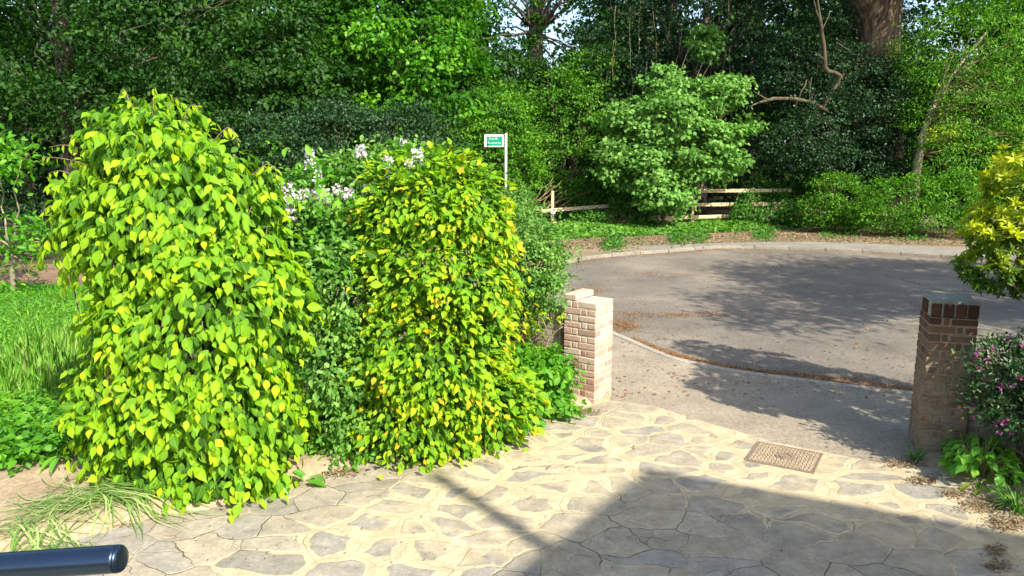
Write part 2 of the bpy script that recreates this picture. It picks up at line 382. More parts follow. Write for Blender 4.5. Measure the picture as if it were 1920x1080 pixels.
def asphalt_mat():
    m, n, b = mat_new("worn_asphalt"); v = objco(n)
    f = noise(n, 22, 5, .8, v); g = noise(n, .8, 6, .65, v); k = N(n, "ShaderNodeTexVoronoi"); k.inputs["Scale"].default_value = 22; n.links.new(v, k.inputs["Vector"])
    r = ramp(n, [(.3, (.115, .100, .080)), (.5, (.175, .152, .120)), (.7, (.24, .208, .160))]); n.links.new(g.outputs[0], r.inputs[0])
    c = mixc(n, .6, r.outputs[0], mapr(n, f.outputs[0], .34, .66, .4, 1.65), 'MULTIPLY')
    sp = mapr(n, k.outputs["Distance"], .16, .08)
    c = mixc(n, mathn(n, 'MULTIPLY', sp, .28), c, (.42, .39, .33))
    cw = noise(n, 3.0, 4, .6, v); cv = N(n, "ShaderNodeVectorMath"); cv.operation = 'MULTIPLY_ADD'; n.links.new(cw.outputs["Color"], cv.inputs[0]); cv.inputs[1].default_value = (.7, .7, 0); n.links.new(v, cv.inputs[2])
    ck = N(n, "ShaderNodeTexVoronoi"); ck.voronoi_dimensions = '2D'; ck.feature = 'DISTANCE_TO_EDGE'; ck.inputs["Scale"].default_value = .33; n.links.new(cv.outputs[0], ck.inputs["Vector"])
    c = mixc(n, mathn(n, 'MULTIPLY', mapr(n, ck.outputs["Distance"], .010, .003), mapr(n, g.outputs[0], .45, .6, 0, .7)), c, (.045, .04, .03))
    pt = noise(n, .35, 3, .5, v); c = mixc(n, mapr(n, pt.outputs[0], .42, .58, 0, .4), c, (.10, .094, .085))
    mp = N(n, "ShaderNodeMapping"); mp.inputs["Scale"].default_value = (.35, 1.0, 1); mp.inputs["Location"].default_value = (3.1, .4, 0); n.links.new(v, mp.inputs[0])
    st = noise(n, .75, 4, .6, mp.outputs[0]); br = noise(n, 16, 3, .7, v)
    tan = mathn(n, 'MULTIPLY', mapr(n, st.outputs[0], .60, .70), mapr(n, br.outputs[0], .42, .6))
    c = mixc(n, mathn(n, 'MULTIPLY', tan, .6), c, (.34, .21, .10))
    n.links.new(c, b.inputs["Base Color"]); b.inputs["Roughness"].default_value = .9; b.inputs["Specular IOR Level"].default_value = .25
    bump(n, b, mathn(n, 'ADD', f.outputs[0], mathn(n, 'MULTIPLY', sp, .4)), .7, .012)
    return m
M["asphalt"] = asphalt_mat()
def concrete_mat(name, lo, hi, stain=(.22, .15, .07)):
    m, n, b = mat_new(name); v = objco(n)
    f = noise(n, 26, 5, .78, v); g = noise(n, 1.3, 7, .72, v); s = noise(n, 2.7, 6, .75, v)
    c = mixc(n, mapr(n, g.outputs[0], .3, .7), lo, hi)
    c = mixc(n, .6, c, mapr(n, f.outputs[0], .34, .66, .5, 1.5), 'MULTIPLY')
    c = mixc(n, mapr(n, s.outputs[0], .57, .75, 0, .55), c, stain)
    n.links.new(c, b.inputs["Base Color"]); b.inputs["Roughness"].default_value = .88; b.inputs["Specular IOR Level"].default_value = .25
    bump(n, b, mathn(n, 'ADD', f.outputs[0], mathn(n, 'MULTIPLY', g.outputs[0], 2.0)), .5, .012)
    return m
M["apron"] = concrete_mat("concrete_apron", (.20, .17, .125), (.33, .28, .205))
M["footway"] = concrete_mat("footway_asphalt", (.16, .148, .125), (.26, .238, .20))
M["kerb"] = concrete_mat("kerb_concrete", (.17, .155, .12), (.28, .25, .195), (.14, .10, .05))
M["edging"] = concrete_mat("edging_concrete", (.26, .24, .20), (.38, .34, .28))
M["soil"] = concrete_mat("garden_soil", (.22, .165, .105), (.40, .31, .205), (.11, .07, .035))
M["litterground"] = concrete_mat("leaf_litter_ground", (.15, .115, .07), (.28, .22, .14), (.09, .065, .03))
M["earth"] = concrete_mat("bare_earth", (.13, .085, .048), (.24, .165, .10), (.07, .045, .025))
M["woodfloor"] = concrete_mat("woodland_floor", (.05, .038, .022), (.10, .075, .045), (.03, .035, .015))
M["turf"] = concrete_mat("turf_ground", (.05, .14, .015), (.10, .22, .03), (.06, .10, .02))

def brick_mat(name, stops, efflo, lo=0, hi=1.4, efl=(.62, .56, .47), g0=.40, g1=.62):
    m, n, b = mat_new(name); v = objco(n)
    a = N(n, "ShaderNodeAttribute"); a.attribute_name = "tint"
    r = ramp(n, stops); n.links.new(a.outputs["Fac"], r.inputs[0])
    f = noise(n, 45, 5, .7, v); g = noise(n, 6, 6, .7, v)
    c = mixc(n, .5, r.outputs[0], mapr(n, f.outputs[0], .3, .7, .5, 1.5), 'MULTIPLY')
    sp = N(n, "ShaderNodeSeparateXYZ"); n.links.new(v, sp.inputs[0])
    e = mathn(n, 'MULTIPLY', mapr(n, g.outputs[0], g0, g1), mapr(n, sp.outputs[2], hi, lo))
    c = mixc(n, mathn(n, 'MULTIPLY', e, efflo), c, efl)
    n.links.new(c, b.inputs["Base Color"]); b.inputs["Roughness"].default_value = .88; b.inputs["Specular IOR Level"].default_value = .2
    bump(n, b, mathn(n, 'ADD', f.outputs[0], g.outputs[0]), .6, .006)
    return m
M["brickL"] = brick_mat("pale_pink_brick", [(0, (.30, .16, .115)), (.3, (.42, .25, .185)), (.6, (.48, .33, .25)), (.85, (.50, .40, .32)), (1, (.28, .20, .17))], 1.0, 2.0, .3, (.55, .47, .39), .34, .58)
M["brickR"] = brick_mat("dark_red_brick", [(0, (.050, .024, .017)), (.4, (.105, .045, .028)), (.8, (.18, .085, .048)), (1, (.15, .095, .055))], .85, .60, 1.25, (.33, .26, .165), .30, .58)
M["brickW"] = brick_mat("weathered_wall_brick", [(0, (.20, .13, .09)), (.5, (.32, .23, .17)), (1, (.40, .33, .26))], .6, 1.2, .0)
M["mortar"] = concrete_mat("mortar", (.30, .25, .18), (.44, .37, .27))
M["mortarpale"] = concrete_mat("pale_mortar", (.40, .33, .26), (.52, .44, .35))
M["mortardark"] = concrete_mat("brown_mortar", (.20, .155, .105), (.30, .24, .165))
M["mortarcap"] = concrete_mat("mossy_mortar", (.20, .20, .15), (.36, .34, .27), (.09, .13, .04))
M["iron"] = concrete_mat("rusty_iron", (.27, .21, .14), (.40, .32, .215), (.34, .22, .12))
M["irondark"] = simple_mat("dark_iron", [(.3, (.15, .115, .08)), (.7, (.26, .20, .14))], 20, .7, .002)
M["wood"] = simple_mat("split_timber", [(.3, (.36, .27, .15)), (.55, (.56, .45, .27)), (.75, (.68, .57, .37))], 5, .85, .006, (.4, 6, 6))
M["white"] = simple_mat("white_paint", [(.3, (.62, .62, .58)), (.7, (.80, .80, .77))], 12, .5, 0)
M["post"] = simple_mat("galvanised_grey_paint", [(.3, (.46, .50, .49)), (.7, (.66, .70, .68))], 9, .45, 0)
M["signgreen"] = simple_mat("sign_green", [(.3, (.0, .20, .12)), (.7, (.01, .25, .15))], 9, .4, 0)
M["signdark"] = simple_mat("sign_top_bar", [(.3, (.02, .03, .02)), (.7, (.05, .06, .04))], 9, .5, 0)
M["plaqueblue"] = simple_mat("plaque_blue", [(.3, (.04, .20, .50)), (.7, (.10, .30, .60))], 9, .5, 0)
M["plaquered"] = simple_mat("plaque_red", [(.3, (.35, .05, .05)), (.7, (.50, .10, .08))], 9, .5, 0)
m, n, b = mat_new("dark_blue_metal"); b.inputs["Base Color"].default_value = (.055, .085, .13, 1); b.inputs["Metallic"].default_value = .9; b.inputs["Roughness"].default_value = .26; M["rail"] = m
_x = noise(n, 60, 3, .6, objco(n)); bump(n, b, _x.outputs[0], .15, .0006)
m, n, b = mat_new("black_plastic"); b.inputs["Base Color"].default_value = (.015, .016, .018, 1); b.inputs["Roughness"].default_value = .4; M["black"] = m
M["render"] = concrete_mat("house_wall", (.45, .40, .32), (.58, .52, .42))
M["tile"] = simple_mat("roof_tile", [(.3, (.12, .06, .04)), (.7, (.22, .11, .07))], 7, .8, .01)

# ------------------------------------------------------------------ setting
def grid_sheet(name, x0, x1, y0, y1, step, hfun, mat):
    xs = np.arange(x0, x1+step, step); ys = np.arange(y0, y1+step, step); X, Y = np.meshgrid(xs, ys); Z = hfun(X, Y)
    co = np.stack([X, Y, Z], -1).reshape(-1, 3); nx = len(xs); ny = len(ys)
    i = (np.arange(ny-1)[:, None]*nx+np.arange(nx-1)[None]).ravel()
    f = np.stack([i, i+1, i+1+nx, i+nx], 1)
    me = mesh_np(name, co, f.ravel(), np.full(len(f), 4)); me.polygons.foreach_set("use_smooth", [True]*len(f))
    return tag(link(name, me, mat), kind="structure")
poly("ground", [(-300, -200), (300, -200), (300, 400), (-300, 400)], -.004, M["woodfloor"])

near_edge = [gr(*p) for p in ((1100, 605), (1153, 627), (1232, 661), (1281, 677), (1384, 697), (1504, 713), (1700, 737))] + [(6.0, 7.9), (9, 7.3), (14, 7.0), (30, 6.8)]
far_kerb = [gr(*p) for p in ((1057, 495), (1107, 485), (1207, 476), (1280, 471), (1340, 466), (1447, 467), (1613, 474), (1813, 486))] + [(14, 17.4), (18, 16.6), (30, 16.2)]
far_s = smooth_pts(far_kerb, 6)
left_edge = [(1.15, 17.6), (.78, 15.8), (.75, 14.0), (.9, 12.6)]
near_s = smooth_pts(near_edge, 6)
road_pts = near_s + list(reversed(far_s)) + smooth_pts(left_edge, 4)
poly("road", road_pts, 0.0, M["asphalt"])
# apron between gateway and road
pave_edge = [gr(*p) for p in ((1060, 770), (1148, 752), (1230, 764), (1330, 795), (1450, 830), (1560, 852), (1640, 868), (1700, 872))]
apron = near_s[:37] + [(9, 3), (4.4, 5.9)] + list(reversed(pave_edge)) + [(.2, 8.2), (-.2, 9.2), (.3, 11.0)]
poly("apron", apron, .004, M["apron"])
# concrete edging course where the apron meets the road
def strip(name, pts, wd, z0, z1, mat, kind="structure"):
    P = [Vector((p[0], p[1], 0)) for p in pts]; k = len(P); V = []; Fi = []; sz = []
    for i in range(k):
        t = (P[min(i+1, k-1)]-P[max(i-1, 0)]).normalized(); nn = Vector((-t.y, t.x, 0))*wd/2
        for s, z in ((-1, z0), (-1, z1-.012), (-.8, z1), (.8, z1), (1, z1-.012), (1, z0)): V.append(P[i]+nn*s+Vector((0, 0, z)))
    for i in range(k-1):
        for j in range(5):
            a = i*6+j; Fi += [a, a+1, a+7, a+6]; sz.append(4)
    me = mesh_np(name, np.array([tuple(v) for v in V]), np.array(Fi), np.array(sz))
    return tag(link(name, me, mat), kind=kind)
strip("dropped_kerb", near_s[2:44], .11, -.01, .018, M["edging"])
def kerb_stones(pts, wd, z1, step=.915, gap=.014):
    P = [Vector((p[0], p[1], 0)) for p in pts]; acc = [0]
    for a, b in zip(P, P[1:]): acc.append(acc[-1]+(b-a).length)
    def pos(s):
        i = max(0, min(len(acc)-2, int(np.searchsorted(acc, s))-1)); return P[i].lerp(P[i+1], (s-acc[i])/(acc[i+1]-acc[i]))
    bm = bmesh.new(); s = 0
    while s+step < acc[-1]:
        a, b = pos(s+gap/2), pos(s+step-gap/2); dz = random.uniform(-.008, .006); d = b-a
        M1 = Matrix.Translation((a+b)/2+Vector((0, 0, (z1+dz)/2-.02))) @ d.to_track_quat('X', 'Z').to_matrix().to_4x4()
        box_bm(bm, None, (d.length, wd, z1+dz+.04), bev=.012, M=M1); s += step
    return tag(link("kerb", bm_mesh("kerb", bm), M["kerb"]), kind="structure")
kerb_stones(far_s, .13, .088)
def offset(pts, d):
    P = [Vector((p[0], p[1], 0)) for p in pts]; k = len(P); out = []
    for i in range(k):
        t = (P[min(i+1, k-1)]-P[max(i-1, 0)]).normalized(); q = P[i]+Vector((-t.y, t.x, 0))*d; out.append((q.x, q.y))
    return out
fw_out = smooth_pts([gr(1170, 461, .1), gr(1280, 457, .1), gr(1447, 452, .1), gr(1613, 455, .1), gr(1813, 466, .1), (15, 19.6), (20, 18.6), (30, 18.2)], 6)
k0 = 13
poly("pavement", far_s[k0:] + list(reversed(fw_out)), .085, M["footway"])
def verge_h(X, Y): return .078+.03*np.sin(X*1.3+Y*.7)*np.sin(Y*1.9)+.012*np.sin(X*7.1)*np.sin(Y*6.3)-.045
# verge: ring-shaped sheet outside road, under pavement level, up to wood edge
vb = [gr(1000, 500), (.1, 15), (-.4, 12.2), (-1.6, 12.6), (-3.0, 15), (-14, 14.9), (-16, 20), (-14, 31), (30, 31), (30, 17.6)]
vpts = list(far_s) + [(30, 29.5), (-9, 29.5), (-3.2, 22), (-2.2, 16), (-.6, 10.5), (.5, 11.6), (.75, 14), (1.0, 17)]
poly("verge", vpts, .078, M["litterground"])
poly("earth_bank", [(-16, 14.6), (-3.3, 14.2), (-2.4, 16), (-2.6, 17.5), (-9, 18.2), (-20, 18.4)], .02, M["earth"])
# garden
poly("lawn", [(-20, 6.9), (-3.6, 6.7), (-1.5, 8.6), (-1.2, 11), (-2.6, 15.2), (-20, 15.8)], .03, M["turf"])
bed_edge = [gr(*p) for p in ((60, 1060), (200, 1000), (330, 965), (420, 945), (560, 915), (720, 868), (900, 830), (1000, 808), (1062, 772))]
def inside_bed(X, Y): return np.ones_like(X)
bed = grid_sheet("garden_bed", -9, 1.0, 4.2, 11, .09, lambda X, Y: np.clip((Y-(7.78+(X-.6)*.735)-.02*np.sin(X*9)-.03*np.sin(X*4.1+1))*.55, -.06, .10) - np.clip((Y-(8.9+(X-.6)*.55))*.35, 0, .2)*np.clip((-2.4-X)*2, 0, 1) + .018*np.sin(X*5.3+Y*2)*np.sin(Y*6.1-X) + .01*np.sin(X*17)*np.sin(Y*19), M["soil"])
bedr = grid_sheet("flower_bed", 3.3, 9, 4.2, 6.75, .07, lambda X, Y: np.clip((X-(3.62+(6.35-Y)*.20)-.03*np.sin(Y*11)-.02*np.sin(Y*5))*.5, -.06, .07)*np.clip((6.68-Y)*9, 0, 1) + .014*np.sin(X*9)*np.sin(Y*12)-.004, M["soil"])
poly("driveway", [(-9, -3), (9, -3), (9, 4), (4.5, 5.85)] + list(reversed(pave_edge)) + [(.45, 7.95), (-3.6, 4.9), (-9, 4.2)], .008, M["paving"])

# ------------------------------------------------------------------ brick pillars and walls
class Bricks:
    def __init__(s): s.bm = bmesh.new(); s.ly = s.bm.verts.layers.float.new("tint")
    def add(s, c, size, M0, t, jit=.0020, bev=.007):
        n0 = len(s.bm.verts); J = Matrix.Translation([random.uniform(-jit, jit) for _ in range(3)]) @ Matrix.Rotation(random.uniform(-.012, .012), 4, 'Z')
        r = bmesh.ops.create_cube(s.bm, size=1); vs = r["verts"]
        bmesh.ops.transform(s.bm, matrix=M0 @ Matrix.Translation(c) @ J @ Matrix.Diagonal((*size, 1)), verts=vs)
        for v in vs: v[s.ly] = t
        es = list({e for v in vs for e in v.link_edges})
        bmesh.ops.bevel(s.bm, geom=es, offset=bev*random.uniform(.6, 1.6), segments=1, affect='EDGES')
    def mesh(s, name): return bm_mesh(name, s.bm)
def pillar(name, label, corner, ux, uy, wx, wy, courses, mat, cap, dark_top=False):
    """corner: nearest corner; ux, uy: directions of the two visible faces"""
    root = empty(name, (corner[0], corner[1], 0), label, "gate pillar", "gate pillars")
    ux = Vector((*ux, 0)).normalized(); uy = Vector((-ux.y, ux.x, 0)) if Vector((-ux.y, ux.x)).dot(Vector(uy)) > 0 else Vector((ux.y, -ux.x, 0))
    M0 = Matrix(((ux.x, uy.x, 0, corner[0]), (ux.y, uy.y, 0, corner[1]), (0, 0, 1, 0), (0, 0, 0, 1)))
    B = Bricks(); ch = .075; bw = .10
    def course(z, par, tn, half=False):
        for face in range(4):
            L = wx if face % 2 == 0 else wy
            # each face run leaves the far (or near) corner to its neighbour
            run = L-bw-.01; cuts = [run] if run < .24 else ([.215, run-.225] if par else [run-.225, .215])
            if not par and run >= .24: cuts = cuts
            x = 0 if par else bw+.01
            for c in cuts:
                cx = x+c/2; t = min(1, max(0, tn()))
                if face == 0: p = (cx, bw/2, z); s = (c, bw, ch-.01)
                elif face == 1: p = (wx-bw/2, cx, z); s = (bw, c, ch-.01)
                elif face == 2: p = (wx-cx, wy-bw/2, z); s = (c, bw, ch-.01)
                else: p = (bw/2, wy-cx, z); s = (bw, c, ch-.01)
                B.add(p, s, M0, t); x += c+.01
    for k in range(courses):
        course(ch*(k+.5), k % 2, lambda: random.gauss(.5, .28))
    top = ch*courses
    link("shaft", B.mesh("shaft"), mat, root)
    bm = bmesh.new(); box_bm(bm, None, (1, 1, 1), M=M0 @ Matrix.Translation((wx/2, wy/2, top/2-.02)) @ Matrix.Diagonal((wx-.010, wy-.010, top+.04-.008, 1)))
    link("mortar_core", bm_mesh("mortar_core", bm), M["mortarpale" if cap == "half" else "mortardark"], root)
    C = Bricks()
    if cap == "half":                                    # two bricks left of the top course, on the far side
        for x0, x1 in ((.0, wx/2-.005), (wx/2+.005, wx)):
            C.add(((x0+x1)/2, wy-.075, top+.035), (x1-x0, .15, .066), M0, random.uniform(.2, .5), bev=.008)
        link("top_bricks", C.mesh("top_bricks"), mat, root)
    else:                                                # soldier course of dark headers and a rough mortar cap
        hh = .125
        for face in range(4):
            L = wx if face % 2 == 0 else wy; nb = 4; step = L/nb
            for q in range(nb):
                if q == nb-1 and True: pass
                cx = (q+.5)*step
                if face in (1, 3) and q in (0, nb-1): continue
                o = -.012
                p = [(cx, .05+o, top+hh/2+.004), (wx-.05-o, cx, top+hh/2+.004), (wx-cx, wy-.05-o, top+hh/2+.004), (.05+o, wy-cx, top+hh/2+.004)][face]
                sz = (step-.012, .10, hh-.01) if face % 2 == 0 else (.10, step-.012, hh-.01)
                C.add(p, sz, M0, random.uniform(0, .35))
        link("header_course", C.mesh("header_course"), mat, root)
        bm = bmesh.new(); box_bm(bm, None, (1, 1, 1), M=M0 @ Matrix.Translation((wx/2, wy/2, top+hh/2+.004)) @ Matrix.Diagonal((wx-.006, wy-.006, hh-.004, 1)))
        r = bmesh.ops.subdivide_edges(bm, edges=bm.edges[:], cuts=5, use_grid_fill=True)
        for v in bm.verts:
            if v.co.z > top+hh-.02: v.co.z += .012+random.uniform(0, .016)
        link("mortar_cap", bm_mesh("mortar_cap", bm), M["mortarcap"], root)
    return root
pillar("brick_pillar", "pale pinkish brick gate pillar with loose top bricks, on left of the driveway entrance", (.89, 8.01), (.59, .81), (-.81, .59), .38, .40, 15, M["brickL"], "half")
pillar("brick_pillar", "dark red brick gate pillar with mossy mortar cap, on right of the driveway entrance", (3.70, 6.69), (.957, -.29), (.29, .957), .385, .41, 17, M["brickR"], "cap")
def wall(name, label, a, b, h, th, mat, cope=True):
    a = Vector((*a, 0)); b = Vector((*b, 0)); d = (b-a); L = d.length; d.normalize(); nn = Vector((-d.y, d.x, 0))
    root = empty(name, a, label, "wall")
    M0 = Matrix(((d.x, nn.x, 0, a.x), (d.y, nn.y, 0, a.y), (0, 0, 1, 0), (0, 0, 0, 1)))
    B = Bricks(); k = 0; z = .0375
    while z < h-.12:
        x = -.11 if k % 2 else 0
        while x < L:
            x0 = max(0, x); x1 = min(L, x+.215)
            if x1-x0 > .03:
                for s in (-1, 1): B.add(((x0+x1)/2, s*(th/2-.05), z), (x1-x0, .1, .065), M0, min(1, max(0, random.gauss(.5, .25))))
            x += .225
        z += .075; k += 1
    link("brickwork", B.mesh("brickwork"), mat, root)
    bm = bmesh.new(); box_bm(bm, None, (1, 1, 1), M=M0 @ Matrix.Translation((L/2, 0, (h-.11)/2)) @ Matrix.Diagonal((L-.006, th-.008, h-.11, 1)))
    link("mortar_core", bm_mesh("mortar_core", bm), M["mortar"], root)
    C = Bricks(); x = 0
    while x < L-.06:
        C.add((x+.0325, 0, h-.055), (.065, th+.01, .11), M0, random.random(), .004); x += .075
    link("coping", C.mesh("coping"), mat, root)
wall("brick_wall", "low weathered brick garden wall running back from the pale left pillar", (.60, 8.42), (-2.9, 11.15), 1.0, .215, M["brickW"])
wall("brick_wall", "low brick wall behind the pink flowered shrub, joined to the dark right pillar", (4.12, 6.72), (7.4, 5.75), .78, .215, M["brickW"])

# ------------------------------------------------------------------ manhole cover
mc = [Vector((*gr(*p), 0)) for p in ((1425, 828), (1543, 853), (1522, 890), (1393, 868))]
ctr = sum(mc, Vector())/4; u = ((mc[1]-mc[0])+(mc[2]-mc[3])).normalized(); v = Vector((u.y, -u.x, 0))
mw, mh = .56, .48
root = empty("manhole_cover", ctr, "rusty rectangular manhole cover with studded pattern, set in the paving", "manhole cover")
M0 = Matrix(((u.x, -v.x, 0, ctr.x), (u.y, -v.y, 0, ctr.y), (0, 0, 1, 0), (0, 0, 0, 1)))
bm = bmesh.new(); box_bm(bm, None, None, M=M0 @ Matrix.Translation((0, 0, .008)) @ Matrix.Diagonal((1, 1, 1, 1)), ) if False else None
def mbox(bm, c, s, bev=0):
    r = bmesh.ops.create_cube(bm, size=1); vs = r["verts"]
    bmesh.ops.transform(bm, matrix=M0 @ Matrix.Translation(c) @ Matrix.Diagonal((*s, 1)), verts=vs)
    if bev: bmesh.ops.bevel(bm, geom=list({e for q in vs for e in q.link_edges}), offset=bev, segments=1, affect='EDGES')
for s in (-1, 1): mbox(bm, (s*(mw/2+.008), 0, .006), (.012, mh+.028, .022)); mbox(bm, (0, s*(mh/2+.008), .006), (mw+.004, .012, .022))
link("frame", bm_mesh("frame", bm), M["irondark"], root)
bm = bmesh.new(); mbox(bm, (0, 0, .006), (mw-.006, mh-.006, .018))
nx, ny = 17, 14
link("plate", bm_mesh("plate", bm), M["irondark"], root); bm = bmesh.new()
for i in range(nx):
    for j in range(ny):
        x = (i+.5)/nx*(mw-.03)-(mw-.03)/2; y = (j+.5)/ny*(mh-.03)-(mh-.03)/2
        if math.hypot(x, y*1.0) < .085: continue
        mbox(bm, (x+(.004 if j % 2 else -.004), y, .0175), (.023, .021, .009), .003)
link("studs", bm_mesh("studs", bm), M["iron"], root)
def ring(r0, r1, z0, z1, k=28):
    bm = bmesh.new(); R = []
    for i in range(k):
        a = 2*math.pi*i/k; c, s_ = math.cos(a), math.sin(a)
        R.append([bm.verts.new(M0 @ Vector((c*r, s_*r, z))) for r, z in ((r0, z0), (r0, z1), (r1, z1), (r1, z0))])
    for i in range(k):
        q, p = R[i], R[(i+1) % k]
        for j in range(3): bm.faces.new((q[j], q[j+1], p[j+1], p[j]))
    return bm_mesh("ring", bm)
link("ring", ring(.062, .076, .014, .021), M["irondark"], root)
link("ring", ring(.001, .042, .014, .022), M["irondark"], root)

# ------------------------------------------------------------------ handrail close to the camera
h0, h1 = at(222, 1047.5, 1.10), at(-420, 1091, 1.13)
root = empty("handrail", (h1.x, h1.y, 0), "dark blue metal handrail tube ending close to the camera, above the flower bed", "handrail")
d = (h0-h1).normalized(); rr = .0215
link("rail", tubes("rail", [[(h1, rr), (h1.lerp(h0, .5), rr), (h0-d*.004, rr), (h0+d*.001, rr*.985)]], 28), M["rail"], root)
link("end_cap", tubes("end_cap", [[(h0+d*.001, rr*.98), (h0+d*.003, rr*.96), (h0+d*.0055, rr*.88), (h0+d*.0065, rr*.6), (h0+d*.0068, rr*.1)]], 28), M["rail"], root)
pst = h1.lerp(h0, .12)
link("post", tubes("post", [[((pst.x, pst.y, 0), .02), ((pst.x, pst.y, pst.z-.015), .02)]], 16), M["rail"], root)

# ------------------------------------------------------------------ house behind the camera (its gable and flue cast the shadow on the drive)
cotx, coty = .70*1.0, -.965
RH = 8.0; apex = Vector((1.18+.70*RH, 6.35-.965*RH, RH)); hw = 4.2; ez = RH-hw/1.36; yb = -12
root = empty("house", (apex.x, apex.y, 0), "house with a tiled gable roof standing behind the viewer", "house")
def prism(name, prof, y0, y1, mat):
    bm = bmesh.new(); A = [bm.verts.new((x, y0, z)) for x, z in prof]; B_ = [bm.verts.new((x, y1, z)) for x, z in prof]
    bm.faces.new(A); bm.faces.new(list(reversed(B_)))
    for i in range(len(prof)): j = (i+1) % len(prof); bm.faces.new((A[j], A[i], B_[i], B_[j]))
    bmesh.ops.recalc_face_normals(bm, faces=bm.faces[:])
    link(name, bm_mesh(name, bm), mat, root)
prism("wall", [(apex.x-hw+.25, -.01), (apex.x+hw-.25, -.01), (apex.x+hw-.25, ez+.05), (apex.x, apex.z-.25), (apex.x-hw+.25, ez+.05)], apex.y-.2, yb, M["render"])
prism("roof", [(apex.x-hw, ez), (apex.x, apex.z), (apex.x+hw, ez), (apex.x+hw, ez-.12), (apex.x, apex.z-.14), (apex.x-hw, ez-.12)], apex.y, yb-.2, M["tile"])
fx, fy = -.64+.70*RH, 6.21-.965*RH
link("flue_pipe", tubes("flue_pipe", [[((fx, fy, 6.45), .072), ((fx, fy, RH), .072)]], 16), M["black"], root)

# ------------------------------------------------------------------ street name sign
sp0 = at(948, 430, 25.0); st = at(948.5, 251, 25.0)
root = empty("street_sign", (sp0.x, 25.0, 0), "green street name sign in white frame on pale post before the bushes", "street sign")
link("post", tubes("post", [[((sp0.x, 25, .0), .042), ((st.x, 25, st.z), .042), ((st.x, 25, st.z+.012), .02)]], 14), M["post"], root)
pr_, pl_ = at(944, 264, 25.0), at(908, 264, 25.0); pw = pr_.x-pl_.x
bm = bmesh.new(); box_bm(bm, (pl_.x+pw/2, 24.95, pr_.z), (pw, .03, .40), bev=.012)
plate = link("sign_plate", bm_mesh("sign_plate", bm), M["white"], root)
bm = bmesh.new(); box_bm(bm, (pl_.x+pw/2+.02, 24.932, pr_.z-.01), (pw-.11, .01, .29), bev=.003)
link("panel", bm_mesh("panel", bm), M["signgreen"], plate)
bm = bmesh.new(); box_bm(bm, (pl_.x+pw/2-.01, 24.95, pr_.z+.222), (pw+.04, .045, .038))
link("top_bar", bm_mesh("top_bar", bm), M["signdark"], plate)
def text_mesh(body, size, loc, wd=None):
    cu = bpy.data.curves.new("lettering", 'FONT'); cu.body = body; cu.size = size; cu.align_x = 'CENTER'; cu.extrude = .002
    o = bpy.data.objects.new("lettering", cu); COL.objects.link(o)
    bpy.context.view_layer.update()
    me = bpy.data.meshes.new_from_object(o.evaluated_get(bpy.context.evaluated_depsgraph_get()))
    bpy.data.objects.remove(o); bpy.data.curves.remove(cu)
    co = np.zeros(len(me.vertices)*3); me.vertices.foreach_get("co", co); co = co.reshape(-1, 3)
    k = wd/(co[:, 0].max()-co[:, 0].min()) if wd else 1
    co = np.stack([co[:, 0]*k+loc[0], loc[1]-co[:, 2], co[:, 1]+loc[2]], 1)
    me.vertices.foreach_set("co", co.ravel()); me.update(); return me
cxs = pl_.x+pw/2
link("lettering", text_mesh("77 to 88", .088, (cxs-.02, 24.922, pr_.z+.035), .26), M["white"], plate)
link("lettering", text_mesh("Rosewood Ave", .08, (cxs+.02, 24.922, pr_.z-.09), .40), M["white"], plate)

# ------------------------------------------------------------------ fence at the wood edge
root = empty("timber_fence", (4.5, 26.5, 0), "broken timber post and rail fence at the edge of the wood", "fence")
FY = 26.5
def fpost(px, ytop, Y, wd=.10):
    t = at(px, ytop, Y); bm = bmesh.new(); box_bm(bm, (t.x, Y, t.z/2), (wd, wd, t.z), bev=.012); 
    return link("post", bm_mesh("post", bm), M["wood"], root)
def frail(p0, p1, Y0, Y1, ht=.12):
    bm = bmesh.new(); bar_bm(bm, at(*p0, Y0), at(*p1, Y1), .04, ht, .008); link("rail", bm_mesh("rail", bm), M["wood"], root)
p1 = fpost(1036, 358, FY); fpost(1168, 378, FY+.3); p2 = fpost(1300, 364, FY); fpost(1412, 352, FY); fpost(1523, 372, FY)
frail((984, 398), (1172, 384), FY-.09, FY+.2); frail((1172, 384), (1262, 384), FY+.2, FY)
frail((1026, 420), (1084, 416), FY-.09, FY); frail((1135, 412), (1240, 407), FY+.2, FY-.05); frail((1240, 409), (1412, 404), FY-.09, FY-.09)
frail((1306, 358), (1484, 357), FY-.09, FY-.09); frail((1298, 384), (1526, 382), FY-.1, FY-.09)
for pst_, px, py in ((p1, 1037, 396), (p2, 1301, 382)):
    c = at(px, py, FY-.14); bm = bmesh.new(); box_bm(bm, (c.x, c.y, c.z), (.15, .012, .17), bev=.004)
    pq = link("plaque", bm_mesh("plaque", bm), M["white"] if px < 1100 else M["plaqueblue"], root)
    bm = bmesh.new(); box_bm(bm, (c.x+.02, c.y-.009, c.z+.045), (.09, .008, .06)); link("emblem", bm_mesh("emblem", bm), M["plaquered"], pq)
    bm = bmesh.new(); box_bm(bm, (c.x-.02, c.y-.009, c.z-.03), (.07, .008, .05)); link("emblem", bm_mesh("emblem", bm), M["plaqueblue"] if px < 1100 else M["white"], pq)

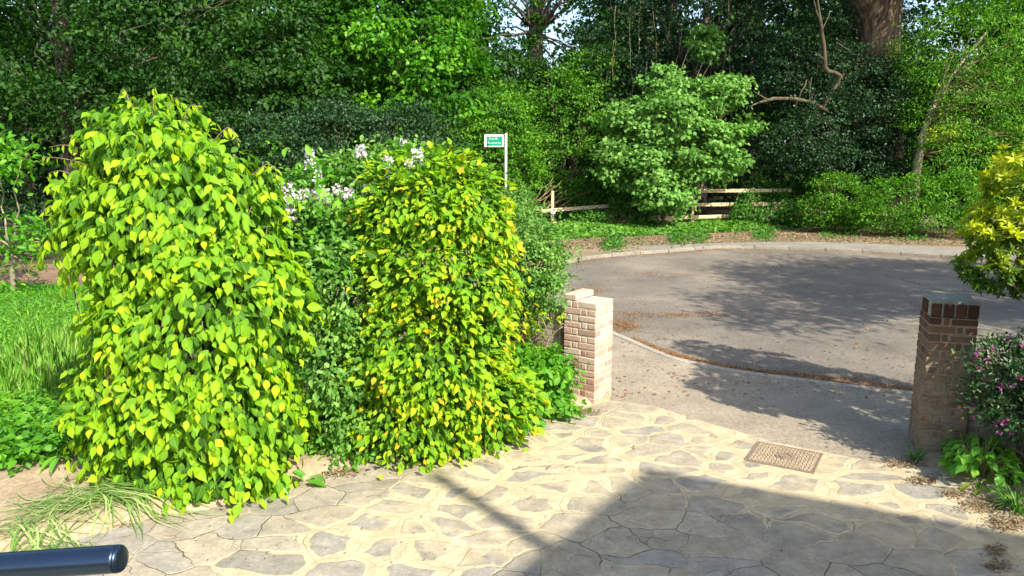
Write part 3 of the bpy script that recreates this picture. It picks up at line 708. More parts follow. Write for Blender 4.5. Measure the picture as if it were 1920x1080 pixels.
# ------------------------------------------------------------------ planting
R = np.random.default_rng
def plant(name, label, cat, base, group=None): return empty(name, (base[0], base[1], 0), label, cat, group)
def foliage(root, blobs, mat, seed, nc, per, rad, L, W, tpl=T4, part="crown", droop=.5, jit=.55, tb=(2, 2), flat=.42, uv=False, thick=.45, tip_young=.0, solo=0, zmin=.05, parent=None, outw=.6, kind=None):
    g = R(seed); p, o, pc, ct = sprays(blobs, nc, per, rad, g, thick, flat, zmin)
    if solo:
        p2, o2 = scatter(blobs, solo, g, .35, .15, 3.5, zmin); p = np.concatenate([p, p2]); o = np.concatenate([o, o2]); ct = np.concatenate([ct, g.random(len(p2))])
    n = len(p); tip, nm = orient(o, g, droop, outw, jit)
    t = np.clip(.55*g.beta(*tb, n)+.45*ct**1.3, 0, 1); s = g.uniform(.6, 1.25, n)
    me = leaf_mesh(part, tpl, p, tip, nm, L*s, W*s, t, uv)
    o_ = link(part, me, mat, parent or root)
    return o_, pc
def branches(root, base, pc, k, seed, r0=.05, r1=.006, mat=None, name="branches", amp=.10, start=.35, sides=5):
    rnd = random.Random(seed); idx = list(range(len(pc))); rnd.shuffle(idx); paths = []
    for i in idx[:k]:
        e = Vector(pc[i]); b = Vector(base); a = b.lerp(Vector((b.x, b.y, e.z)), start*rnd.random()); a.z = max(a.z, .02)
        paths.append(wob(a, e, r0*rnd.uniform(.5, 1), r1, 6, amp))
    return link(name, tubes(name, paths, sides), mat or M["bark"], root)
def trunk(root, pts, mat, sides=12, name="trunk"):
    return link(name, tubes(name, [pts], sides), mat, root)

# ---- the two hornbeam hedge clumps by the drive
def hedge(label, blobs, n, seed, mat, L, base, young, out=.45, lift=0):
    root = plant("hedge_shrub", label, "shrub", base)
    g = R(seed)
    p, o = scatter(blobs, n, g, .36, .17, 5.2, .06, .76)
    # shoots: leaves hang along short arching shoots, the newest at the tips
    k = n//8; sp, so = scatter(blobs, k, g, .14, .20, 5.2, .10, .8)
    per = 8; i = np.repeat(np.arange(k), per); s = np.tile(np.linspace(0, 1, per), k)
    d = nrm(so*.75+np.array((0, 0, -.35))+g.normal(size=so.shape)*.35); ln = g.uniform(.18, .42, k)
    side = nrm(np.cross(d, np.array((0, 0, 1.0))))
    q = sp[i]+d[i]*(s*ln[i])[:, None]*.6+np.array((0, 0, -1))*((s*ln[i])**2*1.1)[:, None]+side[i]*(np.where(np.arange(len(i)) % 2, 1, -1)*.035)[:, None]
    t0 = np.clip(g.beta(2, 2.4, len(p))*.9, 0, 1); t1 = np.clip(.28+.56*s+g.normal(size=len(s))*.16+young, 0, 1)
    P = np.concatenate([p, q]); O = np.concatenate([o, so[i]]); T = np.concatenate([t0, t1]); ok = P[:, 2] > .03; P, O, T = P[ok], O[ok], T[ok]
    n2 = len(P); tip = O*out+np.array((0, 0, -.8+lift))+g.normal(size=(n2, 3))*.36; nm = O*(.85-lift*.6)+np.array((.12, -.16, .6+lift*.5))+g.normal(size=(n2, 3))*.42
    sz = np.clip(g.normal(.95, .24, n2), .45, 1.6)*np.where(T > .75, .85, 1.05)
    link("leaves", leaf_mesh("leaves", TB, P, tip, nm, L*sz, L*.62*sz*g.uniform(.8, 1.12, n2), T, True), mat, root)
    rnd = random.Random(seed); paths = []
    for j in range(0, k, max(1, k//90)):
        e = Vector(sp[j]); b = Vector((base[0]+rnd.uniform(-.3, .3), base[1]+rnd.uniform(-.2, .2), .0)); paths.append(wob(b, e, .014, .003, 6, .10))
    link("stems", tubes("stems", paths, 5), M["twig"], root)
    return root, g
def sprig(root, pts, L, seed, mat, lmat, drop=1.0, young=.85):
    """a thin arching shoot with small hanging folded leaves: two lists"""
    g = R(seed); sm = smooth_pts3(pts, 5); k = len(sm)
    path = [(p, .0045*(1-.7*i/k)) for i, p in enumerate(sm)]
    P, T = [], []
    for i in range(2, k, 2):
        P.append(tuple(sm[i]))
    n = len(P); P = np.array(P); f = np.linspace(0, 1, n)
    tip = np.array((0, 0, -1.0))*drop+g.normal(size=(n, 3))*.4; nm = g.normal(size=(n, 3))
    return path, (P, tip, nm, L*(1.15-.65*f), np.clip(young+g.normal(size=n)*.1, 0, 1))
def smooth_pts3(pts, k):
    P = [Vector(p) for p in pts]; out = []; n = len(P)
    for i in range(n-1):
        g = lambda j: P[max(0, min(n-1, j))]
        p0, p1, p2, p3 = g(i-1), g(i), g(i+1), g(i+2)
        for q in range(k):
            t = q/k; out.append(.5*((2*p1)+(p2-p0)*t+(2*p0-5*p1+4*p2-p3)*t*t+(3*p1-p0-3*p2+p3)*t**3))
    out.append(P[-1]); return out
def sprigs(root, specs, L, seed, lmat, smat=None):
    for j, pts in enumerate(specs):
        pa, c = sprig(root, pts, L, seed+j, None, None)
        st_ = link("shoot", tubes("shoot", [pa], 5), smat or M["twig"], root)
        link("shoot_leaves", leaf_mesh("shoot_leaves", TB, c[0], c[1], c[2], c[3], c[3]*.42, c[4], True), lmat, st_)
H1 = [blob(292, 300, 105, 115, 6.45, .45), blob(228, 395, 98, 100, 6.55, .5), blob(345, 420, 165, 150, 6.3, .55), blob(400, 590, 165, 170, 6.15, .6), blob(300, 600, 110, 140, 6.3, .5),
      blob(385, 760, 175, 150, 6.05, .55), blob(262, 745, 95, 120, 6.3, .5), blob(420, 860, 110, 70, 5.95, .4), blob(300, 850, 90, 60, 6.1, .35), blob(165, 440, 50, 45, 6.5, .25)]
h1r, _g = hedge("tall lime green hornbeam clump with big toothed leaves, left of the lilac", H1, 9200, 11, M["hornbeam"], .090, gr(370, 915), .0)
sprigs(h1r, [[at(*q, 6.3) for q in pts] for pts in (
    [(285, 225), (288, 190), (292, 165), (284, 172)], [(262, 235), (245, 195), (232, 168), (224, 180)], [(310, 230), (318, 195), (330, 184), (340, 198)],
    [(340, 240), (352, 205), (366, 197), (374, 212)], [(180, 290), (150, 278), (120, 272), (92, 276)], [(170, 312), (140, 302), (108, 296), (76, 294)], [(160, 335), (135, 327), (110, 320), (90, 326)],
    [(195, 275), (180, 255), (163, 242), (150, 256)], [(400, 265), (425, 240), (440, 250), (446, 270)], [(470, 330), (500, 308), (516, 318), (520, 340)], [(120, 400), (100, 385), (85, 392), (80, 405)],
    [(230, 265), (215, 250), (205, 252), (198, 266)])], .085, 40, M["hornbeam"])
H2 = [blob(805, 385, 118, 95, 7.0, .5), blob(825, 500, 135, 120, 6.95, .6), blob(805, 640, 140, 130, 6.85, .6), blob(785, 760, 125, 90, 6.8, .5), blob(910, 745, 85, 75, 7.0, .4), blob(720, 440, 45, 60, 7.0, .3), blob(870, 370, 60, 65, 7.0, .4)]
h2r, _g = hedge("rounded hornbeam clump with orange tinged young leaves, beside the left pillar bush", H2, 10500, 12, M["hornbeam2"], .074, gr(815, 822), .05, .75, .42)

# ---- lilac and mixed shrubs between them
root = plant("lilac_bush", "grey green lilac bush with pale pink blossom, between the two hornbeam clumps", "shrub", gr(625, 800))
LB = [blob(600, 425, 85, 70, 7.1, .4), blob(690, 345, 90, 60, 7.4, .4), blob(630, 530, 75, 100, 6.75, .4), blob(628, 680, 66, 100, 6.55, .35), blob(540, 370, 50, 40, 7.3, .3), blob(760, 305, 70, 30, 7.4, .3), blob(640, 780, 50, 60, 6.55, .3)]
_, pc = foliage(root, LB, M["greygreen"], 21, 560, 26, .15, .062, .036, TM, "leaves", flat=.7, thick=.4, tb=(2.2, 1.6))
foliage(root, [blob(640, 350, 110, 55, 7.1, .4), blob(780, 310, 70, 30, 7.35, .3), blob(610, 480, 60, 60, 6.8, .3), blob(680, 420, 40, 50, 6.9, .3)], M["herb"], 22, 110, 10, .13, .095, .055, TM, "young_leaves")
branches(root, (*gr(625, 800), 0), pc, 60, 23, .014, .003, M["twig"], "stems")
g = R(24)
for (px, py, ln, wd, Y) in ((581, 298, 20, 8, 7.2), (597, 342, 22, 8, 7.15), (540, 358, 16, 12, 7.1), (560, 380, 14, 16, 7.05), (585, 372, 12, 14, 7.1), (545, 396, 20, 9, 7.0), (572, 366, 12, 12, 7.05), (608, 366, 12, 12, 7.1), (655, 362, 9, 8, 7.1), (632, 360, 13, 11, 7.15), (618, 387, 13, 8, 7.1), (733, 322, 14, 10, 7.2), (727, 304, 10, 9, 7.25),
                            (782, 296, 16, 12, 7.15), (768, 310, 10, 8, 7.1), (766, 323, 8, 8, 7.1), (676, 284, 10, 9, 7.4), (756, 272, 8, 6, 7.5), (690, 355, 8, 8, 7.1)):
    Y -= .22
    n = 70; c = np.array(at(px, py, Y)); s = Y/F; t = g.random(n)*2-1; th = g.random(n)*2*math.pi; rr = wd*s*np.sqrt(1-.75*((t+1)/2)**1.3)*g.uniform(.6, 1, n)
    p = c+np.stack([np.cos(th)*rr, np.sin(th)*rr, t*ln*s], 1); o = np.stack([np.cos(th), np.sin(th), .3+0*th], 1)
    link("blossom", leaf_mesh("blossom", T4, p, o+g.normal(size=(n, 3))*.8, o+g.normal(size=(n, 3))*.6, np.full(n, .03), np.full(n, .026), g.random(n)), M["lilac"], root)

root = plant("rue_plant", "low mixed leafy plant filling the gap under the lilac", "plant", gr(640, 850))
_, pc = foliage(root, [blob(600, 800, 70, 60, 6.75, .35), blob(650, 740, 50, 60, 6.9, .3), blob(655, 835, 50, 35, 6.6, .25)], M["herb"], 26, 130, 16, .12, .07, .04, TM, "leaves")
branches(root, (*gr(640, 845), 0), pc, 24, 27, .006, .002, M["stem"], "stems")

# ---- shrubs by the left pillar
root = plant("cotoneaster_bush", "small leaved dull green shrub leaning over the low brick wall", "shrub", (.0, 8.6))
_, pc = foliage(root, [blob(985, 440, 48, 65, 8.7, .4), blob(1005, 500, 55, 55, 8.55, .35), blob(1020, 545, 32, 40, 8.2, .2), blob(965, 560, 30, 60, 8.4, .2), blob(1040, 470, 25, 25, 8.6, .2)], M["greygreen"], 31, 330, 26, .12, .048, .030, T4, "leaves", tb=(2.4, 1.5))
branches(root, (.0, 8.6, 0), pc, 70, 32, .012, .003, M["twig"], "stems", .12)
root = plant("leafy_bush", "low fresh green bush at the foot of the pale left pillar", "shrub", (.25, 7.75))
_, pc = foliage(root, [blob(1005, 710, 65, 60, 7.75, .35), blob(960, 765, 60, 55, 7.45, .3), blob(1035, 745, 38, 40, 7.7, .25), blob(940, 690, 40, 40, 7.7, .3)], M["herb"], 33, 260, 16, .13, .085, .055, TM, "leaves", droop=.6)
branches(root, (.25, 7.75, 0), pc, 40, 34, .008, .002, M["stem"], "stems")
root = plant("sapling", "thin pale sapling with yellow green leaves before the low brick wall", "sapling", (.32, 7.85))
tw = [[at(*q, 7.85) for q in s] for s in ([(1010, 720), (1018, 665), (1030, 635), (1046, 618), (1056, 612)], [(1030, 635), (1022, 610), (1014, 590)], [(1046, 618), (1055, 606), (1062, 612), (1064, 625)])]
link("stems", tubes("stems", [[(p, .007*(1-.5*i/len(s))) for i, p in enumerate(s)] for s in tw]+[[((.30, 7.85, 0), .010), (tw[0][0], .007)]], 6), M["palebark"], root)
foliage(root, [blob(1012, 600, 36, 17, 7.85, .12), blob(1000, 620, 15, 10, 7.85, .08)], M["yellow"], 35, 26, 8, .06, .05, .03, TM, "leaves")

# ---- weeds at the planted edge
def blades(root, c, n, L, wd, seed, mat, spread=.12, lean=.8, part="blades", tmin=.2):
    g = random.Random(seed); V, Fi, sz, T = [], [], [], []
    for k in range(n):
        a = g.random()*2*math.pi; q = Vector((c[0]+math.cos(a)*spread*g.random(), c[1]+math.sin(a)*spread*g.random(), c[2] if len(c) > 2 else 0))
        d = Vector((math.cos(a), math.sin(a), 0)); ln = L*g.uniform(.6, 1.15); le = lean*g.uniform(.5, 1.3); sd = Vector((-d.y, d.x, 0)); t_ = g.uniform(tmin, 1); b = len(V); m_ = 7
        pos = q.copy(); ang = math.radians(g.uniform(65, 88))
        for i in range(m_):
            t = i/(m_-1); w_ = wd*(1-t**2.2)*(.7+.3*min(1, t*5))+.0006
            V += [pos-sd*w_/2, pos+sd*w_/2]; T += [t_, t_]
            if i: Fi += [b+2*i-2, b+2*i-1, b+2*i+1, b+2*i]; sz.append(4)
            ang -= le*2.2/m_
            pos = pos+(d*math.cos(ang)+Vector((0, 0, math.sin(ang))))*ln/m_
            pos.z = max(pos.z, .012+.03*g.random())
    return link(part, mesh_np(part, np.array([tuple(v) for v in V]), np.array(Fi), np.array(sz), np.array(T)), mat, root)
def tuft(name, label, px, py, n, L, wd, seed, mat, spread=.1, lean=.8, cat="grass tuft", group=None, z=.02):
    x, y = gr(px, py); root = plant(name, label, cat, (x, y), group); blades(root, (x, y, z), n, L, wd, seed, mat, spread, lean); return root
tuft("grass_tuft", "pale drooping grass tuft at the foot of the orange tinged hornbeam", 690, 845, 46, .42, .014, 51, M["strap"], .12, .95)
tuft("grass_tuft", "small dark grass tuft at the base of the dark right pillar", 1716, 868, 34, .22, .010, 52, M["ivy"], .06, .8)
tuft("spider_plant", "strappy green plant spilling from the right bed beside the fallen leaves", 1893, 905, 110, .38, .014, 53, M["ivy"], .10, .9, "plant")
tuft("spider_plant", "lower strappy plant at the right edge, nearest the viewer", 1905, 960, 80, .30, .013, 54, M["ivy"], .08, .9, "plant")
tuft("spider_plant", "dark strappy clump under the pink flowered shrub at right", 1862, 868, 100, .34, .013, 56, M["ivy"], .16, .9, "plant")
tuft("spider_plant", "strappy tuft close to the broad leaved plant by the right pillar", 1800, 880, 70, .26, .011, 55, M["ivy"], .08, .9, "plant")
def broad(name, label, px, py, n, L, seed, mat, spread, hgt, cat="plant", up=.5, W=.6):
    x, y = gr(px, py); root = plant(name, label, cat, (x, y)); g = R(seed)
    th = g.random(n)*2*math.pi; r = spread*np.sqrt(g.random(n)); z = hgt*(1-(r/spread)**2*.6)*g.uniform(.45, 1, n)
    p = np.stack([x+np.cos(th)*r, y+np.sin(th)*r, z+.02], 1); o = np.stack([np.cos(th), np.sin(th), 0*th], 1)
    tip = o*.8+np.array((0, 0, -.35))+g.normal(size=(n, 3))*.3; nm = o*.3+np.array((0, 0, 1.0))+g.normal(size=(n, 3))*.25; s = g.uniform(.6, 1.15, n)
    link("leaves", leaf_mesh("leaves", TB, p, tip, nm, L*s, L*W*s, g.beta(2, 2, n), True), mat, root)
    link("stalks", tubes("stalks", [[((x+(q[0]-x)*.2, y+(q[1]-y)*.2, .0), .004), ((x+(q[0]-x)*.7, y+(q[1]-y)*.7, q[2]*.8), .003), (tuple(q), .002)] for q in p], 5), M["stem"], root)
    return root
broad("broadleaf_weed", "low weed with a few round drooping leaves at the paving edge below the lime hornbeam", 545, 915, 12, .15, 61, M["weed"], .15, .14)
broad("broadleaf_weed", "single pale dock leaf weed lying on the paving between the hornbeams", 607, 898, 5, .15, 62, M["strap"], .06, .07)
broad("peony_plant", "dark green peony like plant with long leaflets, left foot of the lime hornbeam", 175, 880, 44, .17, 63, M["weed"], .34, .36, W=.38)
broad("seedling", "small yellow green seedling on bare soil at the left edge", 45, 955, 22, .09, 64, M["weed"], .13, .10)
broad("broadleaf_plant", "bright glossy broad leaved plant in front of the dark right pillar", 1838, 905, 120, .11, 65, M["weed"], .26, .42, W=.66)
broad("broadleaf_plant", "mid green leafy plant between the pink flowered shrub and the broad leaved plant", 1815, 880, 110, .075, 165, M["herb"], .22, .34, W=.6)
broad("seedling", "pale three leaved seedling below the broad leaved plant at right", 1835, 925, 9, .10, 66, M["yellow"], .07, .12, W=.4)
broad("leafy_weed", "small leafy weed clump at the bottom of the copper tipped hornbeam", 1000, 800, 16, .09, 67, M["weed"], .12, .12)
broad("leafy_weed", "dark leafy weed beside the pale grass tuft", 628, 855, 26, .10, 68, M["weed"], .18, .20, W=.5)

# strap-leaved bulbs flopped over the soil
def straps(label, px, py, n, L, seed, ang, fan):
    x, y = gr(px, py, .08); root = plant("bulb_leaves", label, "bulb leaves", (x, y)); g = random.Random(seed); V, Fi, sz, T = [], [], [], []
    for k in range(n):
        a = ang+g.gauss(0, fan); q = Vector((x+g.gauss(0, .14), y+g.gauss(0, .09), .085)); ln = L*g.uniform(.5, 1.15); wd = g.uniform(.006, .013); b = len(V); m_ = 12; t_ = g.random(); cur = g.gauss(0, .08); hh = g.uniform(.005, .06)
        for i in range(m_):
            t = i/(m_-1); w_ = wd*min(1, .5+t*4)*(1-t**4)+.001; d = Vector((math.cos(a), math.sin(a), 0)); sd = Vector((-d.y, d.x, g.uniform(-.1, .1)))
            base_h = max(.0, (q.y-(7.78+(q.x-.6)*.735))*.55); base_h = min(.10, base_h)
            q.z = base_h+.025+hh*math.sin(math.pi*min(1, t*1.5+.1))*(1-t)+.012*g.random()
            V += [q-sd*w_/2, q+sd*w_/2]; T += [t_, t_]
            if i: Fi += [b+2*i-2, b+2*i-1, b+2*i+1, b+2*i]; sz.append(4)
            q = q+d*ln/m_; a += cur
    link("blades", mesh_np("blades", np.array([tuple(v) for v in V]), np.array(Fi), np.array(sz), np.array(T)), M["strap"], root)
straps("flattened pale green bulb leaves combed over the soil towards the paving", 190, 935, 95, .85, 71, -.15, .5)
straps("flopped bulb leaves spilling left over the bare soil", 165, 950, 70, .60, 72, -2.5, .6)
straps("dull bulb leaves in front of the handrail at the bottom left", 60, 1000, 60, .50, 73, -1.0, .9)
straps("bent thick bulb stalks tangled at the top of the bare soil", 170, 910, 22, .60, 74, -.9, .7)

# ---- left edge shrub and lawn
root = plant("young_shrub", "thin pale stemmed shrub with oval leaves on the bare earth at the left edge", "shrub", gr(25, 548))
_, pc = foliage(root, [blob(20, 300, 42, 30, 14.2, .5), blob(-30, 290, 60, 60, 14.4, .7), blob(15, 430, 70, 40, 14.3, .6), blob(0, 500, 60, 45, 14.2, .5), blob(80, 450, 40, 26, 14.3, .4)], M["herb"], 81, 110, 11, .26, .14, .075, TM, "leaves", droop=.0, tb=(2, 3))
bx, by = gr(28, 550)
link("stem", tubes("stem", [wob((bx, by, 0), at(24, 450, 14.4), .055, .045, 5, .05)], 8), M["palebark"], root)
for q in ((40, 300), (105, 445), (-40, 420), (55, 520), (-10, 300)):
    link("branch", tubes("branch", [wob(at(24, 470, 14.4), at(*q, 14.3), .022, .006, 6, .09)], 6), M["palebark"], root)

lawn_poly = [(-14, 5.75), (-5.2, 5.85), (-4.5, 6.1), (-4.1, 5.95), (-3.75, 6.25), (-3.45, 6.6), (-3.3, 6.5), (-2.8, 7.2), (-2.0, 8.2), (-1.6, 10.5), (-2.7, 14.5), (-4, 14.9), (-6, 14.6), (-9, 15.1), (-14, 15.0)]
g = R(90); n = 90000
p = np.stack([g.uniform(-12, -1.5, n), 5.7+9.7*g.random(n)**1.3, np.full(n, .03)], 1); p = p[in_poly(p, lawn_poly)]
patch = np.exp(-(((p[:, 0]+5.6)/1.5)**2+((p[:, 1]-9.6)/1.7)**2)); cl = lumps(p*np.array((1, 1, 0)), 1.9, .4)
isg = (patch+.35*cl > .55) & (p[:, 1] > 7.6)
pg = p[isg | ((g.random(len(p)) < .12) & (p[:, 1] > 7))]; n = len(pg)
tall = 1+1.5*np.exp(-(((pg[:, 0]+5.6)/1.3)**2+((pg[:, 1]-9.8)/1.5)**2))
o = g.normal(size=(n, 3)); tip = o*.42+np.array((.1, 0, 1)); L_ = .13*tall*g.uniform(.5, 1.35, n)
tag(link("lawn_grass", leaf_mesh("lawn_grass", T4, pg, tip, o, L_, np.full(n, .011)*np.sqrt(tall), np.clip(g.beta(2, 2, n)+.15*(tall-1), 0, 1)), M["grass"]), "long bright grass growing in the lawn left of the hornbeam", "grass", kind="stuff")
p2 = p[~isg | (g.random(len(p)) < .1)]; p2 = p2[g.random(len(p2)) < .8]; n = len(p2); hgt = .07+.20*np.clip((8.6-p2[:, 1])/2.0, 0, 1)+.07*lumps(p2, 2.3, 2)
hq = np.clip(hgt, .03, 1)*g.uniform(.2, 1, n); p2 = p2+np.stack([g.normal(size=n)*.03, g.normal(size=n)*.03, hq], 1)
o = g.normal(size=(n, 3)); tip = o*np.array((1, 1, .3))+np.array((0, 0, -.1)); nm = np.array((0, -.1, 1.0))+g.normal(size=(n, 3))*.55
sc_ = g.uniform(.55, 1.25, n)*(.05+.035*np.clip((9-p2[:, 1])/2, 0, 1)); ct2 = .5+.5*lumps(p2, 4.1, 1)
tag(link("herb_cover", leaf_mesh("herb_cover", TM, p2, tip, nm, sc_, sc_*.68, np.clip(.6*g.beta(2, 2, n)+.4*ct2, 0, 1)), M["herb"]), "leafy weeds covering the ground left of the hornbeam", "weeds", kind="stuff")

# ---- right-hand foreground
root = plant("golden_shrub", "golden yellow evergreen shrub overhanging the road from the right edge", "shrub", (4.75, 6.15))
GB = [blob(1912, 335, 62, 62, 6.3, .3), blob(1905, 400, 76, 60, 6.3, .32), blob(1872, 440, 56, 52, 6.25, .28), blob(1872, 498, 68, 52, 6.3, .3), blob(1975, 470, 90, 100, 6.3, .4), (np.array((5.1, 6.3, 2.7)), np.array((.6, .55, .75))), (np.array((5.15, 7.0, 3.4)), np.array((.34, .4, .45))), (np.array((5.5, 6.7, 3.2)), np.array((.5, .5, .5))), (np.array((5.9, 6.1, 2.6)), np.array((.7, .6, .9))), (np.array((5.5, 6.2, 1.7)), np.array((.5, .40, .5)))]
g = R(101); pc, oc = scatter(GB, 2600, g, .3, .2, 3.0, .1, .7); k = len(pc); per = 12; i = np.repeat(np.arange(k), per); n = len(i); th = np.tile(np.linspace(0, 2*math.pi, per, endpoint=False), k)+g.normal(size=n)*.15
ax = nrm(oc*.7+np.array((0, 0, .75))+g.normal(size=(k, 3))*.25); a1 = nrm(np.cross(ax, np.array((.3, .9, .1)))); a2 = np.cross(ax, a1)
rad_ = a1[i]*np.cos(th)[:, None]+a2[i]*np.sin(th)[:, None]; tip = rad_*.95+ax[i]*g.uniform(-.1, 1.2, n)[:, None]+g.normal(size=(n, 3))*.22; nm = ax[i]-rad_*.4+g.normal(size=(n, 3))*.3
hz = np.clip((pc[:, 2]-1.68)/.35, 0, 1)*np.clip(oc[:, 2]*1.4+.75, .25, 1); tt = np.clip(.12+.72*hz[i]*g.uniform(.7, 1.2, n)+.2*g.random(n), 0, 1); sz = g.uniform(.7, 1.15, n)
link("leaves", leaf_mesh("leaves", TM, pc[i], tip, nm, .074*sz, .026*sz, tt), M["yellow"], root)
branches(root, (4.75, 6.15, 0), pc, 50, 102, .022, .004, M["twig"], "stems", .06, .8)

foliage(root, [(np.array((4.52, 6.0, 1.80)), np.array((.28, .24, .32))), (np.array((4.70, 6.0, 2.45)), np.array((.42, .36, .42))), (np.array((5.1, 6.0, 3.1)), np.array((.5, .45, .5)))], M["yellow"], 103, 150, 16, .13, .10, .045, TM, "caster_leaves")  # unseen sparse sprays added to cast dappled shade on apron and pillar
root = plant("rhododendron", "dark shrub with small pink flowers against the right pillar", "shrub", (4.35, 6.2))
RB = [blob(1890, 690, 62, 55, 6.1, .28), blob(1900, 760, 75, 60, 6.05, .3), blob(1955, 720, 80, 100, 6.1, .35)]
_, pc = foliage(root, RB, M["rhodo"], 105, 330, 22, .10, .048, .022, TM, "leaves", droop=.1, outw=.9, tb=(2, 2.2))
branches(root, (4.35, 6.2, 0), pc, 36, 106, .014, .003, M["palebark"], "stems", .10)
pp, po_ = scatter(RB, 110, g, .05, .2, 3.0, .2, .8)
for c, o_ in list(zip(pp, po_))[:90]:
    n = 9; v = nrm(g.normal(size=(n, 3))+o_*.8)
    link("blossom", leaf_mesh("blossom", T4, np.array(c)+v*.012, v, np.cross(v, g.normal(size=(n, 3))), np.full(n, .030), np.full(n, .024), g.random(n)), M["pink"], root)

# ---- off to the right: what shades the drive and the road
root = plant("laurel_bush", "big dark laurel bush beyond the right edge of the drive", "shrub", (6.0, 5.1))
LBB = [(np.array((5.15, 5.0, 2.0)), np.array((.22, .18, .22))), (np.array((5.75, 4.7, 1.3)), np.array((.9, .8, 1.25))), (np.array((6.6, 4.1, 1.6)), np.array((1.1, .9, 1.5))), (np.array((7.9, 3.9, 1.6)), np.array((1.2, 1.0, 1.6))), (np.array((7.4, 5.2, 1.3)), np.array((1.0, .7, 1.3)))]
_, pc = foliage(root, LBB, M["rhodo"], 111, 900, 26, .20, .11, .055, T4, "crown")
branches(root, (6.4, 4.5, 0), pc, 30, 112, .04, .008)
root = plant("roadside_tree", "broad leafy tree beyond the right edge shading the road", "tree", (14.5, 7.5))
TB2 = [(np.array((11.8, 8.6, 6.3)), np.array((1.6, 1.8, .9))), (np.array((12.6, 11.6, 6.5)), np.array((1.7, 1.7, .9))), (np.array((10.2, 8.4, 5.9)), np.array((1.2, 1.2, .7))), (np.array((9.3, 7.6, 6.2)), np.array((1.3, 1.5, .8))), (np.array((10.6, 10.4, 6.4)), np.array((1.5, 1.9, .9))), (np.array((8.4, 6.2, 6.0)), np.array((.8, .8, .5))), (np.array((12.6, 8.4, 6.4)), np.array((2.3, 2.0, 1.7))), (np.array((15.0, 7.2, 7.2)), np.array((2.6, 2.2, 2.0))), (np.array((14.4, 10.6, 6.6)), np.array((2.2, 1.9, 1.7))), (np.array((12.6, 6.0, 5.6)), np.array((1.7, 1.6, 1.2))), (np.array((17, 9.5, 6.8)), np.array((2.4, 2.2, 1.9)))]
_, pc = foliage(root, TB2, M["oak"], 115, 1500, 26, .42, .16, .10, T4, "crown")
trunk(root, wob((14.5, 7.5, 0), (14.6, 7.8, 6), .26, .12, 6, .03), M["bark"])
branches(root, (14.6, 7.8, 3.2), pc, 26, 116, .07, .012, start=.3)

# ------------------------------------------------------------------ the wood
def tree(name, label, cat, base, blobs, mat, seed, nc, per, rad, L, W, trunk_pts=None, tmat=None, nb=30, tpl=T4, group=None, jit=.55, droop=.5, br=.05, bark=None, **kw):
    root = plant(name, label, cat, base, group)
    _, pc = foliage(root, blobs, mat, seed, nc, per, rad, L, W, tpl, "crown", droop, jit, **kw)
    if trunk_pts: trunk(root, trunk_pts, tmat or M["bark"])
    if nb: branches(root, (base[0], base[1], (trunk_pts[-1][0][2]*.35 if trunk_pts else 0)), pc, nb, seed+1, br, .008, bark or M["bark"])
    return root
def vtrunk(px, Y, h, r0, r1, lean=0):
    x = (px-960)*Y/F
    return [((x, Y, -.05), r0*1.25), ((x, Y, .5), r0), ((x+lean*.4, Y, h*.4), r0*.8), ((x+lean*.7, Y, h*.7), (r0+r1)/2), ((x+lean, Y, h), r1)]
# left
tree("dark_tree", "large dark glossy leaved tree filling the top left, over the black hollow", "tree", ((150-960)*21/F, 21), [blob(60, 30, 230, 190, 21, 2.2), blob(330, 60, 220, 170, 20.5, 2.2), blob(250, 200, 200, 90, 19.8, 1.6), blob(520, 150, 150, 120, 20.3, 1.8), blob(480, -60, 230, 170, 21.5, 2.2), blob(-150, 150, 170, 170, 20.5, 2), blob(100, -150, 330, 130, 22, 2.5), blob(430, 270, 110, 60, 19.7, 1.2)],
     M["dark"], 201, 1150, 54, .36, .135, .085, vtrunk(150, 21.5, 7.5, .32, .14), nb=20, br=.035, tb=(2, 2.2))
tree("oak_tree", "mid green oak with bright leaf tips behind the lilac", "tree", ((740-960)*23/F, 23), [blob(720, 60, 170, 130, 22.5, 1.9), blob(800, 150, 120, 90, 22, 1.4), blob(640, 140, 90, 90, 22, 1.2), blob(820, 20, 70, 90, 23, 1.2), blob(700, -110, 240, 120, 23.5, 2.2), blob(790, 255, 75, 60, 22, 1)],
     M["oak"], 203, 800, 46, .35, .130, .095, vtrunk(740, 23.5, 8, .25, .1), nb=40, tpl=TL, tb=(2.2, 1.8))
foliage(bpy.data.objects['oak_tree'], [blob(800, 125, 42, 42, 20.8, .4), blob(850, 205, 40, 30, 21, .4), blob(700, 60, 60, 30, 20.6, .4), blob(845, 60, 30, 40, 21.5, .4), blob(515, 262, 22, 14, 18.2, .3), blob(720, 190, 40, 20, 20.8, .3)], M['herb'], 204, 90, 20, .3, .13, .095, TL, 'young_leaves')
tree("holly_bush", "grey green holly bush behind the lilac blossom, under the oak", "shrub", ((600-960)*18.5/F, 18.5), [blob(520, 290, 110, 75, 18.5, 1), blob(640, 260, 110, 75, 18.7, 1), blob(760, 250, 95, 65, 19, 1), blob(560, 370, 150, 70, 18.2, .8), blob(800, 310, 80, 70, 18.6, .8)],
     M["holly"], 205, 640, 40, .24, .085, .05, None, nb=40, br=.03, tb=(2.3, 1.6), jit=.8)
tree("holly_bush", "dark needle leaved bush low at the far left, behind the lawn", "shrub", ((60-960)*19/F, 19), [blob(50, 420, 90, 70, 19, .8), blob(-60, 400, 100, 100, 19.5, 1)],
     M["holly"], 206, 200, 24, .25, .09, .03, None, nb=20, br=.03, tb=(2, 3))
